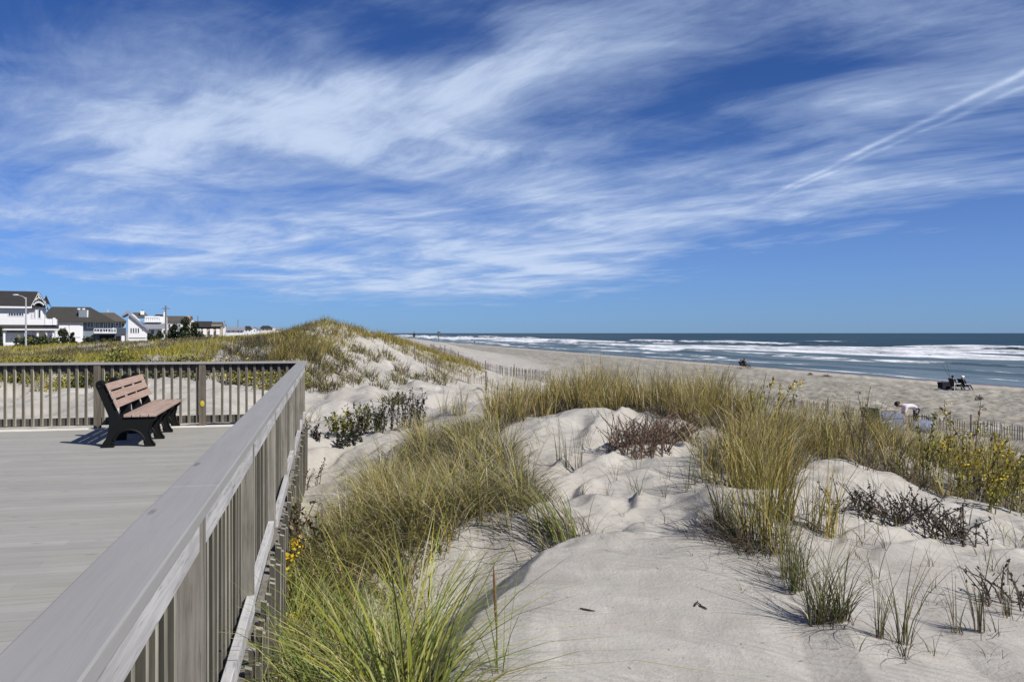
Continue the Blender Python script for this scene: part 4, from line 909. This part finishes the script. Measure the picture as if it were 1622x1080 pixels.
# ------------------------------------------------------------------ sand fences
def sand_fence(path, hgt, label, step=.095, gap=0.0, pstep=3.0, lean=.05):
    x0, y0 = path[0]; z0 = gz(x0, y0); e = empty('sand_fence', (x0, y0, z0), label, 'fence', 'weathered sand fences'); m = MB((x0, y0, z0)); wr = MB((x0, y0, z0))
    acc = 0; nextp = 0; wp = []
    for i in range(len(path)-1):
        (ax, ay), (bx, by) = path[i], path[i+1]; L = math.hypot(bx-ax, by-ay); dx, dy = (bx-ax)/L, (by-ay)/L; n_ = int(L/step)
        tx = np.array([ax+dx*step*j for j in range(n_)]); ty = np.array([ay+dy*step*j for j in range(n_)]); tz = Z(tx, ty)
        for j in range(n_):
            x, y, z = tx[j], ty[j], float(tz[j])
            hh = hgt*(.85+.35*vnoise(np.array([x*.21]), np.array([y*.21]), 5)[0]*2*.5)+random.uniform(-.04, .04)
            if acc+step*j >= nextp:
                nextp += pstep; p = MB((x0, y0, z0)); p.tube([(x, y, z-.4), (x+random.uniform(-.06, .06), y, z+hh+.22)], [.045, .04], 7); p.build('post', M['fence'], e)
            if j % 8 == 0: wp.append((x, y, z+hh*.78))
            if random.random() < gap: continue
            s = random.gauss(0, lean)*hh
            c, t2 = (dx*.019, dy*.019), (-dy*.004, dx*.004)
            vs = []
            for zz_, o in ((z-.25, 0), (z+hh, s)):
                for sa, sb in ((-1,-1),(1,-1),(1,1),(-1,1)): vs.append((x+c[0]*sa+t2[0]*sb+dx*o, y+c[1]*sa+t2[1]*sb+dy*o, zz_))
            m.add(vs, [(3,2,1,0),(4,5,6,7),(0,1,5,4),(1,2,6,5),(2,3,7,6),(3,0,4,7)])
        acc += step*n_
    m.build('slat_panel', M['fence'], e)
    if len(wp) > 1: wr.tube(wp, .007, 4); wr.tube([(a, b, c-.3) for a, b, c in wp], .007, 4); wr.build('wire', M['wire'], e)
sand_fence([(23, 20), (17.6, 28), (15.8, 36), (14.2, 44), (9.5, 50), (4, 55)], .52, 'long brown slatted sand fence along the foot of the right hand dune', .11, .12)
sand_fence([(2.6, 56), (-1.5, 59), (-4.5, 66), (-8, 80)], .85, 'grey slatted sand fence at the beach side of the far left dune', .10, .08)
sand_fence([(-5.0, 42), (-3.4, 41.5), (-1.8, 42.5), (-.9, 43)], .62, 'pale sand fence panel half buried at the foot of the grassy hill', .10, .05)
sand_fence([(-1.0, 32), (.3, 29.5), (1.6, 28)], .62, 'broken brown sand fence with a tall end post behind the dune crest', .12, .35, 2.2, .12)

# ------------------------------------------------------------------ people on the beach
SK = plain('skin', (.42, .26, .19), .6, .3, .05, 20); HAIR = plain('dark hair', (.02, .016, .013), .7, .3); SHIRT = plain('pale pink shirt', (.66, .58, .60), .85, .2, .06, 8); KHAKI = plain('khaki shorts', (.20, .17, .12), .85)
BLK = plain('black clothing', (.016, .017, .02), .85, .2); NAVY = plain('navy cloth', (.03, .04, .07), .85); WCAP = plain('white cap', (.75, .75, .75), .8); BLUE = plain('blue grey canvas', (.16, .19, .28), .85, .2, .15, 5); GRN = plain('dark green canvas', (.03, .075, .045), .85, .2, .15, 5)
RED = plain('dull red cloth', (.28, .06, .05), .85)
def body(parent, J, mats, zcut):
    """one skinned surface. J = joint positions, mats = (skin, shirt, trousers); zcut(f centre) -> slot"""
    names = ['pelvis','waist','chest','neck','head','crown','shl','ell','wrl','hal','shr','elr','wrr','har','hil','knl','anl','tol','hir','knr','anr','tor']
    E = [('pelvis','waist'),('waist','chest'),('chest','neck'),('neck','head'),('head','crown'),('chest','shl'),('shl','ell'),('ell','wrl'),('wrl','hal'),('chest','shr'),('shr','elr'),('elr','wrr'),('wrr','har'),
         ('pelvis','hil'),('hil','knl'),('knl','anl'),('anl','tol'),('pelvis','hir'),('hir','knr'),('knr','anr'),('anr','tor')]
    rad = dict(pelvis=.14, waist=.125, chest=.145, neck=.055, head=.095, crown=.075, shl=.065, ell=.045, wrl=.032, hal=.036, hil=.09, knl=.062, anl=.042, tol=.04)
    V = [J[n_] for n_ in names]; EE = [(names.index(a), names.index(b)) for a, b in E]
    for s in ('l', 'r'):                     # five bent fingers on each hand
        w0, h0 = Vector(J['wr'+s]), Vector(J['ha'+s]); dr = (h0-w0).normalized(); sd_ = dr.cross(Vector((.3, .9, .2))).normalized()
        J['_f'+s] = (h0, dr, sd_)
    me = bpy.data.meshes.new('person'); me.from_pydata(V, EE, []); ob = bpy.data.objects.new('tmp', me); COL.objects.link(ob)
    ob.modifiers.new('skin', 'SKIN'); sub = ob.modifiers.new('sub', 'SUBSURF'); sub.levels = sub.render_levels = 1
    for i, n_ in enumerate(names):
        r = rad.get(n_, rad.get(n_[:-1]+'l', .05)); me.skin_vertices[0].data[i].radius = (r, r); me.skin_vertices[0].data[i].use_root = (i == 0)
    dg = bpy.context.evaluated_depsgraph_get(); em = bpy.data.meshes.new_from_object(ob.evaluated_get(dg)); bpy.data.objects.remove(ob)
    fm = MB()
    for s in ('l', 'r'):
        h0, dr, sd_ = J['_f'+s]; cu = dr.cross(sd_).normalized()
        for q, (o, L) in enumerate(((-.03, .07), (-.011, .082), (.009, .078), (.028, .06))): fm.tube([h0+sd_*o, h0+sd_*o+dr*L*.6+cu*.008, h0+sd_*o+dr*L+cu*.03], [.010, .009, .007], 5)
        fm.tube([h0-dr*.03-sd_*.03, h0-sd_*.06+dr*.01, h0-sd_*.065+dr*.04], [.011, .010, .008], 5)
    hd, cr = Vector(J['head']), Vector(J['crown']); up = (cr-hd).normalized(); fwd = Vector(J.get('face', (0, 1, 0))).normalized(); rt = up.cross(fwd).normalized()
    fm.tube([hd+fwd*.085+up*.0, hd+fwd*.118-up*.028], [.010, .017], 5)     # nose
    for sgn in (-1, 1): fm.ball(hd+rt*sgn*.098, (.018, .022, .03), 5, 4)      # ears
    bm = bmesh.new(); bm.from_mesh(em); b2 = bpy.data.meshes.new('x'); b2.from_pydata(fm.v, [], fm.f); bm.from_mesh(b2)
    for f in bm.faces: f.material_index = zcut(f.calc_center_median()); f.smooth = True
    bm.to_mesh(em); bm.free(); em.name = 'body'
    for m_ in mats: em.materials.append(m_)
    o = bpy.data.objects.new('body', em); COL.objects.link(o); o.parent = parent
    eyes = MB()
    for sgn in (-1, 1): eyes.ball(hd+fwd*.088+rt*sgn*.034+up*.018, .013, 6, 4)
    eyes.build('eyes', HAIR, parent)
    return hd, up, fwd
def hair(parent, hd, up, fwd, mat, name='hair', brim=False):
    m = MB(); m.ball((0,0,0), (.112, .112, .10), 10, 6); R_ = Matrix((fwd.cross(up).normalized(), fwd, up)).transposed()
    m.v = [tuple(hd+R_@Vector(v)+up*.045-fwd*.022) for v in m.v]
    if brim: m.tube([hd+up*.075+fwd*.07, hd+up*.065+fwd*.18], [.075, .05], 8)
    m.build(name, mat, parent, 0, True)
def stand_J(step=.12, arm=.1):
    return dict(pelvis=(0,0,.93), waist=(0,0,1.08), chest=(0,.01,1.30), neck=(0,.01,1.48), head=(0,.03,1.60), crown=(0,.025,1.70), shl=(-.19,0,1.41), ell=(-.23,-arm,1.13), wrl=(-.22,-arm*.3,.90), hal=(-.22,0,.82), shr=(.19,0,1.41), elr=(.23,arm*.6,1.13), wrr=(.22,arm*1.9,.92), har=(.22,arm*2.2,.85),
        hil=(-.10,0,.86), knl=(-.10,step,.48), anl=(-.10,step*.9,.08), tol=(-.11,step*.9+.16,.035), hir=(.10,0,.86), knr=(.10,-step*.4,.48), anr=(.10,-step*1.6,.09), tor=(.11,-step*1.6+.16,.035))
def seat_J(rec=.22):
    return dict(pelvis=(0,0,.42), waist=(0,-.07,.56), chest=(0,-rec,.78), neck=(0,-rec-.03,.96), head=(0,-rec,1.08), crown=(0,-rec-.01,1.18), shl=(-.19,-rec,.88), ell=(-.25,-rec+.08,.62), wrl=(-.22,.16,.60), hal=(-.21,.24,.60), shr=(.19,-rec,.88), elr=(.25,-rec+.08,.62), wrr=(.22,.16,.60), har=(.21,.24,.60),
        hil=(-.10,.08,.42), knl=(-.11,.46,.46), anl=(-.11,.66,.09), tol=(-.11,.82,.04), hir=(.10,.08,.42), knr=(.11,.46,.47), anr=(.11,.74,.09), tor=(.11,.90,.04))
def put(px, py_foot, d, label, J, mats, cut, rz, hairmat=HAIR, hat=None, sc_=1.0):
    x_ = (px-811)*d/FPX; z_ = gz(x_, d); e = empty('person', (x_, d, z_), label, 'person', None, rz); hd, up, fw = body(e, J, mats, cut)
    hair(e, hd, up, fw, hat or hairmat, 'cap' if hat else 'hair', bool(hat)); e.scale = (sc_, sc_, sc_); return e
def find_d(px, py):      # where that line of sight meets the open beach
    d = np.geomspace(25, 900, 4000); v, u = w2uv((px-811)*d/FPX, d); g_ = np.where(v > 18, Z((px-811)*d/FPX, d), -9) >= CZ-(py-HZ)*d/FPX
    return float(d[np.argmax(g_)])
# bending person: faces left, trunk horizontal
J = dict(pelvis=(0,-.02,.84), waist=(0,.14,.92), chest=(0,.38,.94), neck=(0,.56,.93), head=(0,.68,.97), crown=(0,.76,1.0), face=(0,.5,-.86), shl=(-.18,.44,.90), ell=(-.20,.50,.62), wrl=(-.17,.58,.40), hal=(-.16,.62,.32), shr=(.18,.44,.90), elr=(.20,.46,.62), wrr=(.17,.56,.40), har=(.16,.6,.32),
         hil=(-.10,-.02,.78), knl=(-.12,.10,.44), anl=(-.12,-.04,.08), tol=(-.12,.12,.035), hir=(.10,-.02,.78), knr=(.12,.06,.44), anr=(.12,-.12,.08), tor=(.12,.04,.035))
bend_d = 31.5
put(1452, 0, bend_d, 'person in a pale pink shirt and dark trousers bending over beyond the right hand grass', J, (SK, SHIRT, BLK), lambda c: (1 if c.y > .03 and c.y < .55 and c.z > .70 else (2 if c.y < .2 and c.z > .42 else 0)), R(82))
# two seated anglers
d1 = find_d(1522, 617); cutb = lambda c: 0 if c.z > .97 or c.z < .07 else (1 if c.z > .5 else 2)
put(1514, 0, d1-.6, 'seated person in black on the left folding chair by the fishing rods', seat_J(.26), (SK, BLK, BLK), cutb, R(-78), HAIR, None, .88)
put(1528, 0, d1, 'seated person with a white cap on the right folding chair', seat_J(.22), (SK, BLK, NAVY), cutb, R(-70), HAIR, WCAP, .88)
def chair(px, d, rz, label, mat):
    x_ = (px-811)*d/FPX; e = empty('folding_chair', (x_, d, gz(x_, d)), label, 'folding chair', 'folding chairs on the beach', rz); e.scale = (.88, .88, .88)
    m = MB(); m.prism([(-.22,.32),(.26,.33),(.26,.35),(-.22,.34)], -.27, .27, 'yz'); m.build('seat', mat, e)
    m = MB(); m.prism([(-.24,.33),(-.21,.33),(-.47,.98),(-.50,.98)], -.27, .27, 'yz'); m.build('backrest', mat, e)
    for s in (-.29, .29):
        m = MB(); m.tube([(s,-.5,1.0),(s,-.2,.36),(s,.28,0)], .014, 5); m.tube([(s,.27,.36),(s,-.3,0)], .014, 5); m.tube([(s,-.33,.56),(s,.22,.58)], .02, 5); m.build('side_frame', M['metal'], e)
chair(1514, d1-.6, R(-78), 'dark folding chair on the left holding the seated person in black', BLK); chair(1528, d1, R(-70), 'dark folding chair on the right under the person with the white cap', BLK)
def rod(px, d, lean, L, label):
    x_ = (px-811)*d/FPX; e = empty('fishing_rod', (x_, d, gz(x_, d)), label, 'fishing rod', 'fishing rods by the anglers')
    m = MB(); m.tube([(0,0,-.2),(0,0,.7)], .03, 6); m.build('holder', M['white'], e)
    m = MB(); m.tube([(0,0,.3),(lean*.4,.1,L*.5),(lean,.25,L)], [.014,.010,.006], 5); m.build('rod', BLK, e)
    m = MB(); m.ball((.05,0,.85), (.05,.05,.06), 6, 4); m.build('reel', BLK, e)
rod(1512, d1-1.2, -.75, 2.0, 'long dark fishing rod leaning left beside the seated anglers'); rod(1507, d1+2, -.25, 2.0, 'more upright fishing rod just behind the leaning one')
def crate(px, py, w, dd, h_, label, mat, name='cooler_box', cat='cooler', lid=True, d=None, rz=.2):
    d = d or find_d(px, py); x_ = (px-811)*d/FPX; e = empty(name, (x_, d, gz(x_, d)-.02), label, cat, None, rz)
    m = MB(); m.prism([(-w/2*.92, 0), (w/2*.92, 0), (w/2, h_*.8), (-w/2, h_*.8)], -dd/2, dd/2); m.build('box', mat, e, .02)
    if lid: m = MB(); m.box(-w/2-.02, w/2+.02, -dd/2-.02, dd/2+.02, h_*.803, h_); m.build('lid', mat, e, .02); m = MB(); m.tube([(-w*.35,0,h_),(-w*.3,0,h_+.08),(w*.3,0,h_+.08),(w*.35,0,h_)], .014, 5); m.build('handle', BLK, e)
crate(1497, 616, .85, .5, .5, 'black cooler on the sand left of the seated anglers', BLK); crate(1512, 618.5, .22, .2, .14, 'tiny dark tackle box between the cooler and the anglers', BLK, 'tackle_box', 'tackle box')
# the sitting pair further along
d2 = find_d(1181, 582)
put(1176, 0, d2+.4, 'left one of two people sitting low near the waterline in the middle distance', {k_: (v_[0], v_[1], v_[2]*1.0-.12 if k_ != 'face' else v_[2]) for k_, v_ in seat_J(.2).items()}, (SK, BLK, NAVY), lambda c: 0 if c.z > .86 else (1 if c.z > .4 else 2), R(-70))
put(1181, 0, d2, 'right one of two people sitting low near the waterline in the middle distance', {k_: (v_[0], v_[1], v_[2]*1.0-.12 if k_ != 'face' else v_[2]) for k_, v_ in seat_J(.2).items()}, (SK, NAVY, BLK), lambda c: 0 if c.z > .86 else (1 if c.z > .4 else 2), R(-60))
chair(1176, d2+.4, R(-70), 'low folding chair under the left one of the middle distance pair', NAVY); chair(1181, d2, R(-60), 'low folding chair under the right one of the middle distance pair', BLK)
m = MB(); m.box(-.9, .9, -.6, .6, 0, .03); x_ = (1185-811)*(d2-1.2)/FPX; o = m.build('beach_towel', KHAKI); o.location = (x_, d2-1.2, gz(x_, d2-1.2)+.03); tag(o, 'brown towel spread on the sand beside the sitting pair', 'towel')
# walkers
cw = lambda c: 0 if c.z > 1.46 or c.z < .45 else (1 if c.z > .92 else 2)
for px, py, l, ms, rz, sc_ in ((960.5, 556, 'dark walker at the water edge right of the crouching one', (SK, NAVY, BLK), 1.0, 1), (953.5, 556, 'smaller crouching figure beside a walker at the water edge', (SK, BLK, BLK), 2.0, .62),
      (656, 549, 'lone dark walker furthest left on the distant beach', (SK, BLK, BLK), .4, 1), (752, 545, 'dark figure of the far pair on the beach above the left dunes', (SK, BLK, NAVY), .2, 1), (757.5, 545, 'shorter figure of the far pair on the beach above the left dunes', (SK, RED, BLK), .2, .6)):
    e = put(px, py, find_d(px, py), l, stand_J(), ms, cw, rz); e.scale = (sc_, sc_, sc_)
# gear by the bending person
def beach_chair2(px, d, label, rz):
    x_ = (px-811)*d/FPX; e = empty('beach_chair', (x_, d, gz(x_, d)), label, 'beach chair', None, rz)
    m = MB(); m.prism([(-.30,.45),(-.26,.45),(-.52,1.25),(-.56,1.25)], -.33, .33, 'yz'); m.build('backrest', GRN, e)
    m = MB(); m.prism([(-.28,.43),(.32,.47),(.32,.50),(-.28,.46)], -.33, .33, 'yz'); m.build('seat', BLUE, e)
    for s in (-.35, .35):
        m = MB(); m.tube([(s,-.56,1.27),(s,-.25,.46),(s,.35,0)], .016, 6); m.tube([(s,.33,.5),(s,-.35,0)], .016, 6); m.tube([(s,-.4,.72),(s,.3,.74)], .025, 6); m.build('side_frame', M['metal'], e)
beach_chair2(1391, 30.0, 'dark green backed beach chair showing above the right hand grass', R(-55))
crate(1407, 0, .85, .55, .85, 'blue grey canvas beach cart load beside the green beach chair', BLUE, 'beach_cart', 'beach cart', True, 30.4)
m = MB(); m.ball((0,0,.22), (.52,.28,.26), 10, 6); x_ = (1461-811)*30.2/FPX; e = empty('duffel_bag', (x_, 30.2, gz(x_, 30.2)), 'blue grey duffel bag on the sand right of the bending person', 'bag'); m.build('bag_body', BLUE, e, 0, True)
m = MB(); m.tube([(-.25,0,.44),(-.15,0,.60),(.15,0,.60),(.25,0,.44)], .02, 5); m.build('strap', BLK, e)
# beach marker post, driftwood
d3 = find_d(695, 552); x_ = (695-811)*d3/FPX; m = MB(); m.tube([(0,0,-.3),(0,0,3.0)], [.09,.07], 6); m.box(-.3, .3, -.04, .04, 2.7, 2.95); o = m.build('marker_post', M['pole']); o.location = (x_, d3, gz(x_, d3)); tag(o, 'slim dark marker post standing on the distant beach', 'post')
for px, py, L, l in ((726, 552.5, 2.4, 'dark driftwood lump on the beach right of the marker post'), (1284, 594, .5, 'small dark driftwood left of another on the beach near the water'), (1310, 597, 1.0, 'longer dark driftwood streak on the beach near the water'), (1552, 633, .5, 'small dark stick on the beach below the seated anglers')):
    dd = find_d(px, py); x_ = (px-811)*dd/FPX; m = MB(); m.tube([(-L/2,0,.03),(-L*.2,.1,.12),(L*.15,-.05,.10),(L/2,.08,.05)], [.05,.11,.10,.04], 6); m.tube([(0,0,.1),(.12*L,.1,.32)], [.05,.02], 5)
    o = m.build('driftwood', M['pole']); o.location = (x_, dd, gz(x_, dd)); tag(o, l, 'driftwood')

# ------------------------------------------------------------------ sky, sun, camera
w = bpy.data.worlds.new('World'); S.world = w; w.use_nodes = True
t = NT(w.node_tree)
gen = t.n('ShaderNodeTexCoord').outputs['Generated']
sky = t.n('ShaderNodeTexSky', sky_type='NISHITA', sun_disc=False, sun_elevation=SUN_EL, sun_rotation=SUN_AZ, air_density=1.0, dust_density=.15, ozone_density=3.0)
d = t.vm('NORMALIZE', gen); sp = t.n('ShaderNodeSeparateXYZ', {0: d}); zc = t.m('MAXIMUM', sp.outputs[2], 0.0)
den = t.m('ADD', zc, .055)
cx, cy = t.m('DIVIDE', sp.outputs[0], den), t.m('DIVIDE', sp.outputs[1], den)     # a high cloud sheet, curved down to the horizon
Pc = t.n('ShaderNodeCombineXYZ', {0: cx, 1: cy}).outputs[0]
def ppos(px, py):
    v = np.array([(px-811)/FPX, 1, (HZ-py)/FPX]); v /= np.linalg.norm(v); return v[0]/(v[2]+.055), v[1]/(v[2]+.055)
def blob(p0, p1, wid, amp):                 # soft streak from p0 to p1 in the sheet
    (x0, y0), (x1, y1) = ppos(*p0), ppos(*p1); L = math.hypot(x1-x0, y1-y0)+1e-6; ax, ay = (x1-x0)/L, (y1-y0)/L
    q = t.vm('SUBTRACT', WP, ((x0+x1)/2, (y0+y1)/2, 0))
    a = t.m('DIVIDE', t.vm('DOT_PRODUCT', q, (ax, ay, 0)), L*.62); b = t.m('DIVIDE', t.vm('DOT_PRODUCT', q, (-ay, ax, 0)), wid)
    e = t.m('EXPONENT', t.m('MULTIPLY', t.m('ADD', t.m('MULTIPLY', t.m('MULTIPLY', a, a), t.m('MULTIPLY', a, a)), t.m('MULTIPLY', b, b)), -1.0))
    return t.m('MULTIPLY', e, amp)
wn = t.n('ShaderNodeTexNoise', {'Vector': Pc, 'Scale': .55, 'Detail': 3.0, 'Roughness': .5}).outputs['Color']
WP = t.vm('ADD', Pc, t.vm('MULTIPLY', t.vm('SUBTRACT', wn, (.5, .5, .5)), (.75, .75, 0)))
BL = [((380, 250), (1130, -10), .42, .62), ((150, 130), (420, 130), .45, .42), ((430, 190), (800, 190), .5, .40), ((-60, 330), (900, 400), 2.0, .50), ((60, 440), (900, 460), 4.5, .42), ((900, 400), (1150, 420), 1.6, .3),
      ((820, 330), (1700, 300), 1.1, .55), ((0, 260), (380, 200), .5, .28), ((1330, 60), (1700, 60), .25, .42), ((900, 160), (1100, 140), .3, .20), ((560, 470), (1000, 430), 2.4, .45),
      ((1180, 190), (1700, 190), .35, .22), ((300, 60), (640, -20), .2, .25),
      ((-60, 20), (380, 10), .40, -.55), ((570, 60), (770, 60), .22, -.55), ((1000, 190), (1400, 70), .25, -.42), ((1220, 455), (1800, 420), 2.6, -.60), ((1500, 330), (1660, 330), .3, -.25), ((-40, 390), (150, 385), .6, -.28), ((560, 390), (900, 380), .35, -.25)]
cov = .0
for b in BL: cov = t.m('ADD', cov, blob(*b))
rot = t.mapv(WP, (1, 1, 1), (0, 0, R(50)))
nA = t.noise(t.mapv(rot, (.6, 1.45, 1)), 1.0, 10, .66, .5); nB = t.noise(t.mapv(rot, (1.8, 6.0, 1)), 1.0, 7, .7, .7); nC = t.noise(WP, 1.1, 6, .55, .4)
tex = t.m('ADD', t.m('ADD', t.m('MULTIPLY', t.m('SUBTRACT', nA, .5), 1.25), t.m('MULTIPLY', t.m('SUBTRACT', nB, .5), .42)), t.m('MULTIPLY', t.m('SUBTRACT', nC, .5), 1.25))
mask = t.m('MULTIPLY', t.sm(t.m('ADD', t.m('ADD', t.m('MULTIPLY', cov, .62), .14), tex), -.03, 1.06), .96)
# contrail: two thin parallel strands spreading apart
def strand(p0, p1, w0, amp, off):
    (x0, y0), (x1, y1) = ppos(*p0), ppos(*p1); L = math.hypot(x1-x0, y1-y0); ax, ay = (x1-x0)/L, (y1-y0)/L
    wq = t.vm('ADD', Pc, t.vm('MULTIPLY', t.vm('SUBTRACT', t.n('ShaderNodeTexNoise', {'Vector': Pc, 'Scale': 3.0, 'Detail': 4.0}).outputs['Color'], (.5,.5,.5)), (.07, .07, 0)))
    q = t.vm('SUBTRACT', wq, (x0, y0, 0)); a = t.m('DIVIDE', t.vm('DOT_PRODUCT', q, (ax, ay, 0)), L); b = t.vm('DOT_PRODUCT', q, (-ay, ax, 0))
    b = t.m('DIVIDE', t.m('SUBTRACT', b, off), w0)
    e = t.m('EXPONENT', t.m('MULTIPLY', t.m('MULTIPLY', b, b), -1.0))
    return t.m('MULTIPLY', t.m('MULTIPLY', e, t.m('MULTIPLY', t.sm(a, -.15, .5), amp)), t.sm(t.noise(Pc, 5, 6), .2, .6))
mask = t.m('ADD', mask, strand((1180, 330), (1622, 116), .022, .36, 0)); mask = t.m('ADD', mask, strand((1180, 334), (1622, 138), .020, .25, 0), 0, True)
mask = t.m('MULTIPLY', mask, t.sm(zc, .0, .06))
# thin milky veil low down on the land side
veil = t.m('MULTIPLY', t.sm(zc, .30, .02), .22)
mask = t.m('MAXIMUM', mask, veil)
tint = t.mix(t.sm(zc, 0, .28), (.35, .76, 1.72), (.38, .64, 1.22))
blue = t.mix(1.0, sky.outputs[0], tint, 'MULTIPLY')
cloud = t.mix(t.sm(mask, .45, .95), (6.8, 8.7, 12.4), (9.2, 11.0, 14.3))
skc = t.mix(mask, blue, cloud)
bg = t.n('ShaderNodeBackground', {'Color': skc, 'Strength': .052})
t.t.links.new(bg.outputs[0], t.n('ShaderNodeOutputWorld').inputs[0])

sun = bpy.data.lights.new('sun', 'SUN'); sun.energy = 5.0; sun.angle = R(.45); sun.color = (1.0, .945, .86)
so = bpy.data.objects.new('sun', sun); COL.objects.link(so)
sd = Vector((math.sin(SUN_AZ)*math.cos(SUN_EL), math.cos(SUN_AZ)*math.cos(SUN_EL), math.sin(SUN_EL)))
so.rotation_euler = (-sd).to_track_quat('-Z', 'Y').to_euler(); so.location = (20, -20, 30)

cam = bpy.data.cameras.new('camera'); co = bpy.data.objects.new('camera', cam); COL.objects.link(co)
cam.sensor_width = 36; cam.lens = FPX/1622*36; cam.shift_y = -(540-HZ)/1622; cam.clip_start = .05; cam.clip_end = 90000
co.location = (0, 0, CZ); co.rotation_euler = (R(90), 0, 0); S.camera = co
S.view_settings.view_transform = 'Standard'; S.view_settings.look = 'None'; S.view_settings.gamma = 1; S.view_settings.exposure = 0.28
S.cycles.max_bounces = 6; S.cycles.transparent_max_bounces = 4
